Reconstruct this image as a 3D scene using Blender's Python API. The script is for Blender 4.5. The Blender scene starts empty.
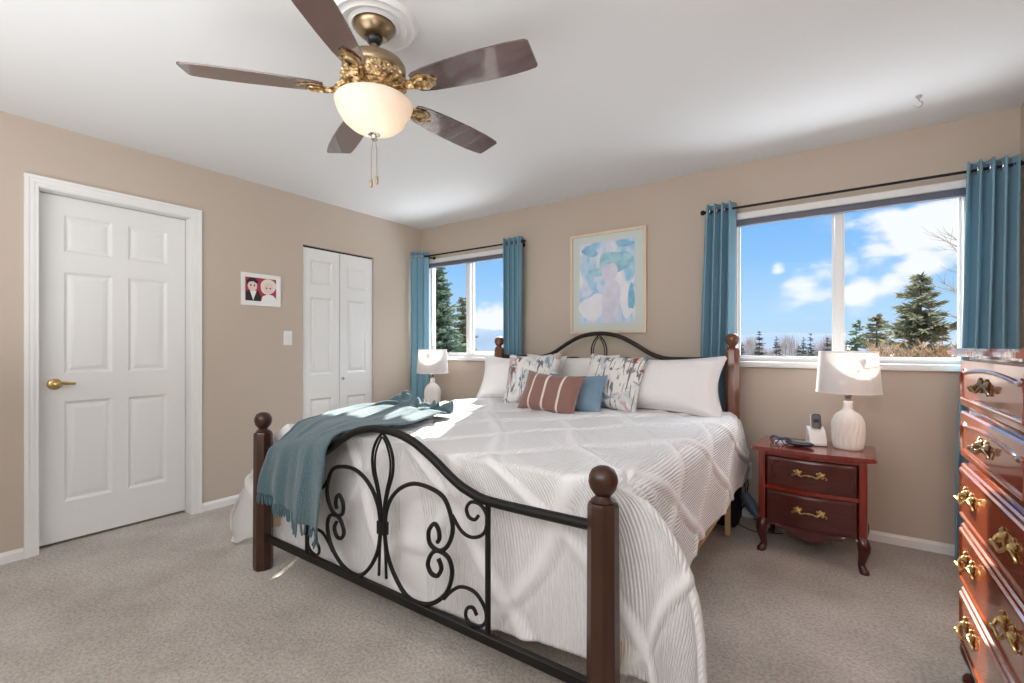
import bpy, bmesh, math, random
import numpy as np
from mathutils import Vector, Matrix
random.seed(7); rng = np.random.default_rng(7)
S = bpy.context.scene; COL = S.collection
PI = math.pi; R = math.radians

# ------------------------------------------------------------------ camera, world, sun, lights, exposure
cam = bpy.data.objects.new('camera', bpy.data.cameras.new('camera')); COL.objects.link(cam)
cam.location = (3.6839, -3.5507, 1.172); cam.rotation_euler = (R(90), 0, R(34.9325))
cam.data.sensor_width = 36; cam.data.lens = 463.01/1024*36; cam.data.shift_y = 0.00494
cam.data.clip_start = .02; cam.data.clip_end = 3000
S.camera = cam
S.view_settings.view_transform = 'Standard'; S.view_settings.look = 'None'
S.view_settings.gamma = 1; S.view_settings.use_curve_mapping = False
S.view_settings.exposure = 0.4
S.cycles.use_denoising = True
S.cycles.max_bounces = 10; S.cycles.diffuse_bounces = 5; S.cycles.transparent_max_bounces = 16
S.cycles.sample_clamp_indirect = 6

def nodes_of(m): return m.node_tree.nodes, m.node_tree.links
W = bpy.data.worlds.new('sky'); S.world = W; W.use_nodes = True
def build_world():
    n, l = W.node_tree.nodes, W.node_tree.links
    n.clear()
    out = n.new('ShaderNodeOutputWorld'); bg = n.new('ShaderNodeBackground')
    tc = n.new('ShaderNodeTexCoord'); sep = n.new('ShaderNodeSeparateXYZ')
    l.new(tc.outputs['Generated'], sep.inputs[0])
    ramp = n.new('ShaderNodeValToRGB'); l.new(sep.outputs['Z'], ramp.inputs[0])
    cr = ramp.color_ramp
    cr.elements[0].position = 0.0; cr.elements[0].color = (.55, .74, .93, 1)
    cr.elements[1].position = 1.0; cr.elements[1].color = (.62, .68, .76, 1)
    for p, c in ((.06, (.45, .69, .95, 1)), (.16, (.29, .57, .95, 1)), (.26, (.20, .48, .93, 1)), (.38, (.60, .67, .77, 1))):
        e = cr.elements.new(p); e.color = c
    # clouds: direction-based soft banks broken up by noise
    mp = n.new('ShaderNodeMapping'); mp.inputs['Scale'].default_value = (1, 1, 1.9)
    l.new(tc.outputs['Generated'], mp.inputs[0])
    nz = n.new('ShaderNodeTexNoise'); nz.inputs['Scale'].default_value = 6.5; nz.inputs['Detail'].default_value = 9
    nz.inputs['Roughness'].default_value = .56
    l.new(mp.outputs[0], nz.inputs[0])
    acc = None
    def M(op, a, b=None, c=None):
        x = n.new('ShaderNodeMath'); x.operation = op
        for i, v in enumerate((a, b, c)):
            if v is None: continue
            if isinstance(v, (int, float)): x.inputs[i].default_value = v
            else: l.new(v, x.inputs[i])
        return x.outputs[0]
    banks = [((-0.089, 0.986, 0.142), 0.019, 0.85), ((-0.045, 0.992, 0.115), 0.046, 0.8), ((-0.015, 0.991, 0.136), 0.041, 0.85), ((0.018, 0.988, 0.153), 0.044, 0.95), ((0.054, 0.985, 0.165), 0.054, 1.05), ((0.092, 0.979, 0.181), 0.056, 1.1), ((0.131, 0.972, 0.194), 0.061, 1.15), ((0.149, 0.965, 0.216), 0.046, 1.0), ((0.041, 0.994, 0.103), 0.039, 0.8), ((0.075, 0.992, 0.102), 0.034, 0.85), ((0.105, 0.985, 0.136), 0.045, 0.95), ((-0.627, 0.777, 0.053), 0.045, 1.1), ((-0.593, 0.804, 0.046), 0.05, 1.15), ((-0.652, 0.758, 0.025), 0.035, 1.0), ((-0.583, 0.802, 0.13), 0.017, 0.8), ((-0.584, 0.792, 0.18), 0.012, 0.6), ((-0.673, 0.733, 0.099), 0.015, 0.5), ((.5, .3, .8), .5, .8), ((-.2, .3, .9), .5, .6)]
    for d, r, w in banks:
        v = Vector(d).normalized()
        dt = n.new('ShaderNodeVectorMath'); dt.operation = 'DISTANCE'; dt.inputs[1].default_value = v
        l.new(tc.outputs['Generated'], dt.inputs[0])
        q = M('DIVIDE', dt.outputs['Value'], r); q = M('MULTIPLY', q, q); q = M('MULTIPLY', q, -1.0)
        q = M('EXPONENT', q); q = M('MULTIPLY', q, w)
        acc = q if acc is None else M('MAXIMUM', acc, q)
    t = M('MULTIPLY_ADD', M('SUBTRACT', nz.outputs['Fac'], .5), 3.2, acc)
    mask = n.new('ShaderNodeMapRange'); mask.interpolation_type = 'SMOOTHSTEP'
    mask.inputs['From Min'].default_value = .38; mask.inputs['From Max'].default_value = .95
    l.new(t, mask.inputs['Value'])
    mm = M('MULTIPLY', mask.outputs[0], M('MINIMUM', M('MULTIPLY', acc, 3.0), 1.0))
    mix = n.new('ShaderNodeMixRGB'); l.new(mm, mix.inputs[0]); l.new(ramp.outputs[0], mix.inputs[1])
    mix.inputs[2].default_value = (.93, .95, .98, 1)
    # unseen sky above the window view is boosted to add light indoors
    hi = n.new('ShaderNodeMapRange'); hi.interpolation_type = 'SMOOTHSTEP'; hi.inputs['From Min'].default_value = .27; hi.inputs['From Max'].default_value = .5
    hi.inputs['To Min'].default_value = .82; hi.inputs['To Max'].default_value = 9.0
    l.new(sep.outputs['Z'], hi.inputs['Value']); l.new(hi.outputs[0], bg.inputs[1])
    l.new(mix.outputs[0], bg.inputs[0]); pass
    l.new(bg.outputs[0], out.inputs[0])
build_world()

def light(name, kind, loc, power, color=(1, 1, 1), size=None, target=None, direction=None):
    d = bpy.data.lights.new(name, kind); o = bpy.data.objects.new(name, d); COL.objects.link(o)
    o.location = loc; d.energy = power; d.color = color
    if size and kind == 'AREA': d.shape = 'RECTANGLE'; d.size, d.size_y = size
    if target is not None: direction = Vector(target) - Vector(loc)
    if direction is not None: o.rotation_euler = Vector(direction).to_track_quat('-Z', 'Y').to_euler()
    return o
SUN = Vector((.515, -1, -.61))
sun = light('sun', 'SUN', (-5, 10, 9), 16.0, (1, .94, .85), direction=SUN); sun.data.angle = R(.6)
light('fill_light_rear', 'AREA', (2.9, -4.6, 2.0), 32, (.97, .985, 1), (3.0, .9), target=(2.5, 0, 1.35))  # added fill behind the camera, not a lamp of the room
light('fill_light_ceiling_bounce', 'AREA', (2.5, -3.9, 1.0), 37, (.97, .985, 1), (3.6, 1.5), direction=(0, .10, 1))  # added upward fill that brightens the ceiling, no real fixture

# ------------------------------------------------------------------ materials
def mat(name, col, rough=.6, metal=0, spec=.5, coat=0, bump=None, vary=None, sheen=0, emis=None, trans=None):
    """bump=(scale,strength,distance)  vary=(scale,colour2,factor contrast)"""
    m = bpy.data.materials.new(name); m.use_nodes = True
    n, l = nodes_of(m); b = n['Principled BSDF']
    b.inputs['Base Color'].default_value = (*col, 1); b.inputs['Roughness'].default_value = rough
    b.inputs['Metallic'].default_value = metal; b.inputs['Specular IOR Level'].default_value = spec
    b.inputs['Coat Weight'].default_value = coat; b.inputs['Coat Roughness'].default_value = .06
    b.inputs['Sheen Weight'].default_value = sheen
    tc = n.new('ShaderNodeTexCoord')
    if vary:
        nz = n.new('ShaderNodeTexNoise'); nz.inputs['Scale'].default_value = vary[0]; nz.inputs['Detail'].default_value = 5
        l.new(tc.outputs['Object'], nz.inputs[0])
        r = n.new('ShaderNodeValToRGB'); l.new(nz.outputs['Fac'], r.inputs[0])
        r.color_ramp.elements[0].position = .35; r.color_ramp.elements[1].position = .65
        r.color_ramp.elements[0].color = (*col, 1); r.color_ramp.elements[1].color = (*vary[1], 1)
        l.new(r.outputs[0], b.inputs['Base Color'])
    if bump:
        nz = n.new('ShaderNodeTexNoise'); nz.inputs['Scale'].default_value = bump[0]; nz.inputs['Detail'].default_value = 4
        l.new(tc.outputs['Object'], nz.inputs[0])
        bp = n.new('ShaderNodeBump'); bp.inputs['Strength'].default_value = bump[1]; bp.inputs['Distance'].default_value = bump[2]
        l.new(nz.outputs['Fac'], bp.inputs['Height']); l.new(bp.outputs[0], b.inputs['Normal'])
    if emis:
        b.inputs['Emission Color'].default_value = (*emis[0], 1); b.inputs['Emission Strength'].default_value = emis[1]
    return m
def wood(name, c1, c2, scale=(30, 30, 2.2), rough=.3, coat=.3, grain=1.0):
    m = mat(name, c1, rough, coat=coat); n, l = nodes_of(m); b = n['Principled BSDF']
    tc = n.new('ShaderNodeTexCoord'); mp = n.new('ShaderNodeMapping'); mp.inputs['Scale'].default_value = scale
    l.new(tc.outputs['Object'], mp.inputs[0])
    nz = n.new('ShaderNodeTexNoise'); nz.inputs['Scale'].default_value = 1.6; nz.inputs['Detail'].default_value = 7
    nz.inputs['Distortion'].default_value = .6
    l.new(mp.outputs[0], nz.inputs[0])
    r = n.new('ShaderNodeValToRGB'); l.new(nz.outputs['Fac'], r.inputs[0])
    r.color_ramp.elements[0].position = .5-.18*grain; r.color_ramp.elements[1].position = .5+.18*grain
    r.color_ramp.elements[0].color = (*c1, 1); r.color_ramp.elements[1].color = (*c2, 1)
    l.new(r.outputs[0], b.inputs['Base Color'])
    return m
M = {}
M['wall'] = mat('wall_paint', (.52, .44, .37), .85, bump=(160, .12, .002))
M['ceil'] = mat('ceiling_paint', (.74, .745, .75), .9, bump=(120, .15, .002))
M['white'] = mat('white_trim', (.80, .80, .79), .4)
M['door'] = mat('door_white', (.78, .78, .77), .45)
M['vinyl'] = mat('window_vinyl', (.82, .82, .82), .35)
M['blind'] = mat('blind_grey', (.12, .125, .16), .6)
M['iron'] = mat('black_iron', (.008, .0075, .007), .5, metal=0, spec=.3)
M['headiron'] = mat('brown_iron', (.022, .014, .011), .4, metal=.3)
M['postwood'] = wood('walnut_post', (.032, .0105, .005), (.058, .020, .009), rough=.36, coat=.1)
M['headwood'] = wood('head_post_wood', (.12, .038, .018), (.19, .065, .032), rough=.25, coat=.4)
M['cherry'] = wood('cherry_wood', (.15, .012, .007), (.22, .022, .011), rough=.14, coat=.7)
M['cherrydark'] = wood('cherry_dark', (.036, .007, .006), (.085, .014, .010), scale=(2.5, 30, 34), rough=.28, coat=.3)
M['chest'] = wood('chest_cherry', (.20, .036, .011), (.30, .062, .018), scale=(14, 1.6, 3), rough=.18, coat=1.0)
M['tan'] = wood('pine_rail', (.50, .36, .19), (.58, .43, .25), rough=.6, coat=0)
M['brass'] = mat('brass', (.55, .39, .17), .28, metal=1)
M['antique'] = mat('antique_brass', (.30, .22, .14), .32, metal=1, vary=(9, (.40, .30, .19), 1))
M['gold'] = mat('gilt', (.16, .085, .035), .34, metal=1, bump=(60, .9, .01), vary=(55, (.86, .66, .38), 1))  # dark brown mottle paints the shade in the filigree crevices
M['chrome'] = mat('chrome', (.62, .62, .62), .2, metal=1)
M['blade'] = wood('fan_blade', (.065, .034, .030), (.10, .052, .043), scale=(3, 26, 20), rough=.25, coat=1.0)
M['plastic'] = mat('white_plastic', (.82, .82, .80), .35)
M['darkplastic'] = mat('dark_plastic', (.02, .022, .026), .35)
M['grey'] = mat('grey_plastic', (.12, .13, .14), .4)
M['black'] = mat('black_fabric', (.008, .008, .009), .8)
M['ceramic'] = mat('white_ceramic', (.80, .77, .73), .45)
M['navy'] = mat('navy', (.012, .02, .09), .35)
M['hair'] = mat('bluegrey_plastic', (.10, .14, .19), .4)

def carpet():
    m = mat('carpet', (.4, .35, .3), .95, spec=.1, sheen=.15); n, l = nodes_of(m); b = n['Principled BSDF']
    tc = n.new('ShaderNodeTexCoord')
    def noise(s, d, rgh=.5):
        x = n.new('ShaderNodeTexNoise'); x.inputs['Scale'].default_value = s; x.inputs['Detail'].default_value = d; x.inputs['Roughness'].default_value = rgh
        l.new(tc.outputs['Object'], x.inputs[0]); return x
    a = noise(2.6, 6, .65); f = noise(75, 4, .75); g = noise(48, 3, .6)
    r = n.new('ShaderNodeValToRGB'); l.new(a.outputs['Fac'], r.inputs[0])
    r.color_ramp.elements[0].position = .35; r.color_ramp.elements[1].position = .66
    r.color_ramp.elements[0].color = (.42, .375, .33, 1); r.color_ramp.elements[1].color = (.56, .51, .46, 1)
    r2 = n.new('ShaderNodeValToRGB'); l.new(f.outputs['Fac'], r2.inputs[0])
    r2.color_ramp.elements[0].position = .42; r2.color_ramp.elements[1].position = .56
    r2.color_ramp.elements[0].color = (.55, .52, .49, 1); r2.color_ramp.elements[1].color = (1.08, 1.08, 1.08, 1)
    mx = n.new('ShaderNodeMixRGB'); mx.blend_type = 'MULTIPLY'; mx.inputs[0].default_value = .55
    l.new(r.outputs[0], mx.inputs[1]); l.new(r2.outputs[0], mx.inputs[2]); l.new(mx.outputs[0], b.inputs['Base Color'])
    ad = n.new('ShaderNodeMath'); ad.operation = 'ADD'; l.new(f.outputs['Fac'], ad.inputs[0]); l.new(g.outputs['Fac'], ad.inputs[1])
    bp = n.new('ShaderNodeBump'); bp.inputs['Strength'].default_value = .8; bp.inputs['Distance'].default_value = .007
    l.new(ad.outputs[0], bp.inputs['Height']); l.new(bp.outputs[0], b.inputs['Normal'])
    return m
M['carpet'] = carpet()

def translucent(name, col, fac=.35, bump=None, rough=.9):
    m = mat(name, col, rough, spec=.2, bump=bump, sheen=.1); n, l = nodes_of(m)
    b = n['Principled BSDF']; out = [x for x in n if x.type == 'OUTPUT_MATERIAL'][0]
    t = n.new('ShaderNodeBsdfTranslucent'); t.inputs[0].default_value = (*col, 1)
    mx = n.new('ShaderNodeMixShader'); mx.inputs[0].default_value = fac
    l.new(b.outputs[0], mx.inputs[1]); l.new(t.outputs[0], mx.inputs[2]); l.new(mx.outputs[0], out.inputs[0])
    return m
M['curtain'] = translucent('teal_curtain', (.23, .42, .53), .2, bump=(300, .2, .001))
M['shade'] = translucent('shade_fabric', (.80, .765, .75), .45, bump=(400, .25, .001))

def glass():
    m = bpy.data.materials.new('window_glass'); m.use_nodes = True; n, l = nodes_of(m); n.clear()
    out = n.new('ShaderNodeOutputMaterial'); t = n.new('ShaderNodeBsdfTransparent'); g = n.new('ShaderNodeBsdfGlossy')
    g.inputs['Roughness'].default_value = .0; fr = n.new('ShaderNodeFresnel'); fr.inputs[0].default_value = 1.1
    t.inputs[0].default_value = (.97, .98, .98, 1)
    mx = n.new('ShaderNodeMixShader'); l.new(fr.outputs[0], mx.inputs[0]); l.new(t.outputs[0], mx.inputs[1]); l.new(g.outputs[0], mx.inputs[2])
    l.new(mx.outputs[0], out.inputs[0]); return m
M['glass'] = glass()

def uvnode(m):
    n, l = nodes_of(m); u = n.new('ShaderNodeUVMap'); s = n.new('ShaderNodeSeparateXYZ'); l.new(u.outputs[0], s.inputs[0]); return n, l, u, s
def quilt():
    m = mat('white_quilt', (.80, .79, .80), .8, spec=.2, sheen=.2); n, l, u, s = uvnode(m); b = n['Principled BSDF']
    w = n.new('ShaderNodeTexWave'); w.bands_direction = 'X'; w.inputs['Scale'].default_value = 24; w.inputs['Distortion'].default_value = .6
    w.inputs['Detail'].default_value = 1
    l.new(u.outputs[0], w.inputs[0])
    at = n.new('ShaderNodeAttribute'); at.attribute_name = 'tuck'
    inv = n.new('ShaderNodeMath'); inv.operation = 'SUBTRACT'; inv.inputs[0].default_value = 1; l.new(at.outputs['Fac'], inv.inputs[1])
    mu = n.new('ShaderNodeMath'); mu.operation = 'MULTIPLY'; l.new(w.outputs['Fac'], mu.inputs[0]); l.new(inv.outputs[0], mu.inputs[1])
    bp = n.new('ShaderNodeBump'); bp.inputs['Strength'].default_value = .85; bp.inputs['Distance'].default_value = .0045
    l.new(mu.outputs[0], bp.inputs['Height']); l.new(bp.outputs[0], b.inputs['Normal'])
    return m
M['quilt'] = quilt()
M['pillow'] = mat('white_cotton', (.82, .81, .82), .85, spec=.2, bump=(9, .45, .035))
M['cream'] = mat('cream_cotton', (.78, .77, .73), .85, spec=.2, bump=(9, .45, .035))
M['bluecush'] = mat('blue_cotton', (.17, .27, .37), .85, spec=.2, vary=(7, (.24, .35, .45), 1), bump=(18, .4, .02))
def throwmat():
    m = mat('teal_knit', (.15, .26, .30), .95, spec=.1, sheen=.3); n, l, u, s = uvnode(m); b = n['Principled BSDF']
    ch = n.new('ShaderNodeTexVoronoi'); ch.inputs['Scale'].default_value = 95; ch.inputs['Randomness'].default_value = .25; l.new(u.outputs[0], ch.inputs[0])
    r = n.new('ShaderNodeValToRGB'); l.new(ch.outputs['Distance'], r.inputs[0])
    r.color_ramp.elements[0].position = .1; r.color_ramp.elements[1].position = .75
    r.color_ramp.elements[0].color = (.135, .215, .245, 1); r.color_ramp.elements[1].color = (.06, .11, .13, 1)
    l.new(r.outputs[0], b.inputs['Base Color'])
    bp = n.new('ShaderNodeBump'); bp.invert = True; bp.inputs['Strength'].default_value = .8; bp.inputs['Distance'].default_value = .005
    l.new(ch.outputs['Distance'], bp.inputs['Height']); l.new(bp.outputs[0], b.inputs['Normal'])
    return m
M['throw'] = throwmat()
M['fringe'] = mat('teal_fringe', (.10, .17, .20), .95, spec=.1)
def striped():
    m = mat('brown_striped', (.2, .1, .08), .7, spec=.3, sheen=.3); n, l, u, s = uvnode(m); b = n['Principled BSDF']
    r = n.new('ShaderNodeValToRGB'); l.new(s.outputs[0], r.inputs[0]); cr = r.color_ramp; cr.interpolation = 'CONSTANT'
    br = (.26, .135, .115, 1); c = (.74, .66, .60, 1)
    cr.elements[0].position = 0; cr.elements[0].color = br; cr.elements[1].position = .24; cr.elements[1].color = c
    for p, k in ((.272, br), (.47, c), (.505, br), (.725, c), (.76, br)):
        e = cr.elements.new(p); e.color = k
    l.new(r.outputs[0], b.inputs['Base Color'])
    tc = n.new('ShaderNodeTexCoord'); nz = n.new('ShaderNodeTexNoise'); nz.inputs['Scale'].default_value = 26; l.new(tc.outputs['Object'], nz.inputs[0])
    bp = n.new('ShaderNodeBump'); bp.inputs['Strength'].default_value = .3; bp.inputs['Distance'].default_value = .01
    l.new(nz.outputs['Fac'], bp.inputs['Height']); l.new(bp.outputs[0], b.inputs['Normal'])
    return m
M['striped'] = striped()
def floral(seed):
    m = mat('floral_print', (.8, .79, .77), .85, spec=.2, bump=(14, .25, .02)); n, l, u, s = uvnode(m); b = n['Principled BSDF']
    mp = n.new('ShaderNodeMapping'); mp.inputs['Location'].default_value = (seed, seed*.7, 0); l.new(u.outputs[0], mp.inputs[0])
    def ramp(src, p0, p1):
        r = n.new('ShaderNodeMapRange'); r.interpolation_type = 'SMOOTHSTEP'
        r.inputs['From Min'].default_value = p0; r.inputs['From Max'].default_value = p1; l.new(src, r.inputs['Value']); return r.outputs[0]
    def mix(f, a, c):
        x = n.new('ShaderNodeMixRGB'); l.new(f, x.inputs[0])
        if isinstance(a, tuple): x.inputs[1].default_value = a
        else: l.new(a, x.inputs[1])
        if isinstance(c, tuple): x.inputs[2].default_value = c
        else: l.new(c, x.inputs[2])
        return x.outputs[0]
    def noise(sc, off, det=2, dist=0.0, stretch=None):
        q = n.new('ShaderNodeMapping'); q.inputs['Location'].default_value = (off, off*1.3, off*.4)
        if stretch: q.inputs['Scale'].default_value = stretch[:3]; q.inputs['Rotation'].default_value = (0, 0, stretch[3])
        l.new(mp.outputs[0], q.inputs[0])
        x = n.new('ShaderNodeTexNoise'); x.inputs['Scale'].default_value = sc; x.inputs['Detail'].default_value = det; x.inputs['Distortion'].default_value = dist
        l.new(q.outputs[0], x.inputs[0]); return x.outputs['Fac']
    c = (.78, .77, .75, 1)
    c = mix(ramp(noise(2.6, 3.1, 3, .9), .55, .66), c, (.56, .60, .62, 1))
    c = mix(ramp(noise(3.0, 9.7, 3, .9), .585, .66), c, (.60, .45, .42, 1))
    c = mix(ramp(noise(3.4, 5.3, 3, .8), .60, .665), c, (.22, .34, .43, 1))
    c = mix(ramp(noise(3.6, 2.2, 4, .8), .66, .70), c, (.10, .17, .25, 1))
    c = mix(ramp(noise(4.2, 1.9, 2, 1.2, (3.4, .55, 1, .6)), .60, .64), c, (.20, .19, .21, 1))
    c = mix(ramp(noise(5.0, 8.4, 2, 1.2, (3.0, .6, 1, -.5)), .63, .67), c, (.34, .30, .30, 1))
    c = mix(ramp(noise(4.4, 6.4, 3, 1.0), .675, .70), c, (.26, .10, .09, 1))
    l.new(c, b.inputs['Base Color']); return m
M['floral'] = floral(.0); M['floral_b'] = floral(2.35)
def artmat():
    m = mat('pastel_print', (.6, .7, .8), .5); n, l, u, s = uvnode(m); b = n['Principled BSDF']
    q = n.new('ShaderNodeMapping'); q.inputs['Scale'].default_value = (1.0, 1.3, 1); l.new(u.outputs[0], q.inputs[0])
    x = n.new('ShaderNodeTexNoise'); x.inputs['Scale'].default_value = 3.2; x.inputs['Detail'].default_value = 6; x.inputs['Distortion'].default_value = 1.2
    l.new(q.outputs[0], x.inputs[0]); r = n.new('ShaderNodeValToRGB'); l.new(x.outputs['Fac'], r.inputs[0]); cr = r.color_ramp
    cr.elements[0].position = .25; cr.elements[0].color = (.22, .50, .68, 1); cr.elements[1].position = .8; cr.elements[1].color = (.80, .79, .87, 1)
    for p, k in ((.40, (.36, .60, .80, 1)), (.50, (.60, .70, .84, 1)), (.58, (.70, .70, .82, 1)), (.68, (.82, .84, .88, 1))):
        e = cr.elements.new(p); e.color = k
    l.new(r.outputs[0], b.inputs['Base Color']); return m
M['art'] = artmat()
M['artteal'] = mat('print_teal', (.20, .47, .60), .5, vary=(14, (.42, .66, .74), 1))
M['artlilac'] = mat('print_lilac', (.60, .60, .75), .5, vary=(11, (.72, .70, .80), 1))
M['artwhite'] = mat('print_white', (.80, .80, .84), .5, vary=(9, (.72, .76, .86), 1))
M['artblue'] = mat('print_blue', (.16, .42, .62), .5, vary=(12, (.34, .58, .76), 1))
M['mat'] = mat('picture_mat', (.60, .66, .63), .6)
M['paleframe'] = wood('pale_frame', (.66, .53, .37), (.74, .62, .46), rough=.4, coat=.1)
M['crimson'] = mat('print_crimson', (.42, .03, .08), .5)
M['skinprint'] = mat('print_skin', (.78, .62, .56), .5)
M['paper'] = mat('print_paper', (.84, .83, .82), .5)
M['inkblack'] = mat('print_black', (.015, .015, .018), .5)
M['blondprint'] = mat('print_blond', (.78, .73, .62), .5)

# ------------------------------------------------------------------ mesh helpers
class MB:
    def __init__(s): s.v = []; s.f = []; s.uv = None
    def add(s, vs, fs):
        o = len(s.v); s.v += [tuple(map(float, p)) for p in vs]; s.f += [tuple(i+o for i in f) for f in fs]; return s
    def bm(s, b):
        b.verts.index_update(); vs = [v.co[:] for v in b.verts]; fs = [[v.index for v in f.verts] for f in b.faces]; b.free(); return s.add(vs, fs)
    def box(s, lo, hi, bev=0, seg=2, rot=None):
        b = bmesh.new(); bmesh.ops.create_cube(b, size=1)
        lo, hi = Vector(lo), Vector(hi); c = (lo+hi)/2; d = hi-lo
        for v in b.verts: v.co = Vector((v.co.x*d.x, v.co.y*d.y, v.co.z*d.z))
        if bev: bmesh.ops.bevel(b, geom=b.edges[:], offset=bev, segments=seg, affect='EDGES', profile=.5)
        for v in b.verts:
            if rot is not None: v.co = rot @ v.co
            v.co += c
        return s.bm(b)
    def lathe(s, prof, c=(0, 0, 0), n=32, axis='Z', cap=True, flute=None):
        vs = []; fs = []
        for r, z in prof:
            for k in range(n):
                a = 2*PI*k/n; rr = r*(flute(a, z) if flute else 1)
                p = (rr*math.cos(a), rr*math.sin(a), z)
                if axis == 'X': p = (p[2], p[0], p[1])
                if axis == 'Y': p = (p[0], p[2], p[1])
                vs.append((p[0]+c[0], p[1]+c[1], p[2]+c[2]))
        m = len(prof)
        for i in range(m-1):
            for k in range(n):
                fs.append((i*n+k, i*n+(k+1) % n, (i+1)*n+(k+1) % n, (i+1)*n+k))
        if cap:
            if prof[0][0] > 1e-6: fs.append(tuple(range(n))[::-1])
            if prof[-1][0] > 1e-6: fs.append(tuple((m-1)*n+k for k in range(n)))
        return s.add(vs, fs)
    def tube(s, pts, r, n=10, closed=False, flat=1.0):
        P = [Vector(p) for p in pts]; N = len(P); vs = []; fs = []
        rr = r if isinstance(r, (list, tuple)) else [r]*N
        up = None
        for i in range(N):
            t = (P[(i+1) % N]-P[i-1]) if closed else (P[min(i+1, N-1)]-P[max(i-1, 0)])
            t = t.normalized() if t.length > 1e-9 else Vector((0, 0, 1))
            if up is None:
                up = Vector((0, 1, 0)) if abs(t.y) < .9 else Vector((1, 0, 0))
            up = (up-t*up.dot(t)); up = up.normalized() if up.length > 1e-6 else t.orthogonal().normalized()
            x = t.cross(up)
            for k in range(n):
                a = 2*PI*k/n; vs.append(P[i]+(x*math.cos(a)+up*math.sin(a)*flat)*rr[i])
        for i in range(N if closed else N-1):
            j = (i+1) % N
            for k in range(n): fs.append((i*n+k, i*n+(k+1) % n, j*n+(k+1) % n, j*n+k))
        if not closed: fs.append(tuple(range(n))[::-1]); fs.append(tuple((N-1)*n+k for k in range(n)))
        return s.add(vs, fs)
    def prism(s, pts, d, axis='Y', at=0.0):
        """outline of 2D points extruded by d along axis. axis Y: (x,z); X: (y,z); Z: (x,y)"""
        n = len(pts); vs = []
        for off in (at, at+d):
            for a, b in pts:
                vs.append({'Y': (a, off, b), 'X': (off, a, b), 'Z': (a, b, off)}[axis])
        b = bmesh.new(); bv = [b.verts.new(v) for v in vs]
        b.faces.new(bv[:n]); b.faces.new(bv[n:])
        for i in range(n): b.faces.new((bv[i], bv[(i+1) % n], bv[n+(i+1) % n], bv[n+i]))
        bmesh.ops.recalc_face_normals(b, faces=b.faces[:])
        bmesh.ops.triangulate(b, faces=[f for f in b.faces if len(f.verts) > 4])
        return s.bm(b)
    def sphere(s, c, r, n=20, m=12):
        r = r if isinstance(r, (tuple, list)) else (r, r, r)
        vs = [(c[0], c[1], c[2]+r[2])]; fs = []
        for i in range(1, m):
            for k in range(n):
                th = PI*i/m; a = 2*PI*k/n
                vs.append((c[0]+r[0]*math.sin(th)*math.cos(a), c[1]+r[1]*math.sin(th)*math.sin(a), c[2]+r[2]*math.cos(th)))
        vs.append((c[0], c[1], c[2]-r[2])); L = len(vs)-1
        for k in range(n):
            fs.append((0, 1+k, 1+(k+1) % n)); fs.append((L, 1+(m-2)*n+(k+1) % n, 1+(m-2)*n+k))
            for i in range(m-2): a = 1+i*n; fs.append((a+k, a+n+k, a+n+(k+1) % n, a+(k+1) % n))
        return s.add(vs, fs)
    def xf(s, mtx, start=0):
        s.v[start:] = [tuple(mtx @ Vector(p)) for p in s.v[start:]]; return s
    def build(s, name, m, parent=None, smooth=40, loc=None):
        me = bpy.data.meshes.new(name); me.from_pydata(s.v, [], s.f); me.update()
        b = bmesh.new(); b.from_mesh(me); bmesh.ops.recalc_face_normals(b, faces=b.faces[:]); b.to_mesh(me); b.free()
        me.materials.append(m)
        if smooth:
            for p in me.polygons: p.use_smooth = True
            me.set_sharp_from_angle(angle=R(smooth))
        o = bpy.data.objects.new(name, me); COL.objects.link(o)
        if parent: o.parent = parent
        if loc: o.location = loc
        return o
def spline(pts, k=6, closed=False):
    P = [Vector(p) for p in pts]; N = len(P); out = []
    for i in range(N if closed else N-1):
        p0 = P[i-1] if (i > 0 or closed) else P[0]; p1 = P[i]; p2 = P[(i+1) % N]; p3 = P[(i+2) % N] if (closed or i+2 < N) else P[-1]
        for j in range(k):
            t = j/k; out.append(.5*((2*p1)+(p2-p0)*t+(2*p0-5*p1+4*p2-p3)*t*t+(3*p1-p0-3*p2+p3)*t**3))
    if not closed: out.append(P[-1])
    return out
def tag(o, label, cat, group=None):
    o['label'] = label; o['category'] = cat
    if group: o['group'] = group
    return o
def struct(o): o['kind'] = 'structure'; return o
def thing(name, loc, label, cat, group=None, rz=0):
    o = bpy.data.objects.new(name, None); COL.objects.link(o); o.location = loc; o.rotation_euler.z = rz; o.empty_display_size = .05
    return tag(o, label, cat, group)
def kids(o): return [c for c in bpy.data.objects if c.parent == o]
def copy_tree(o, parent=None):
    c = o.copy(); COL.objects.link(c)
    if parent: c.parent = parent
    for ch in kids(o): copy_tree(ch, c)
    return c
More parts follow.
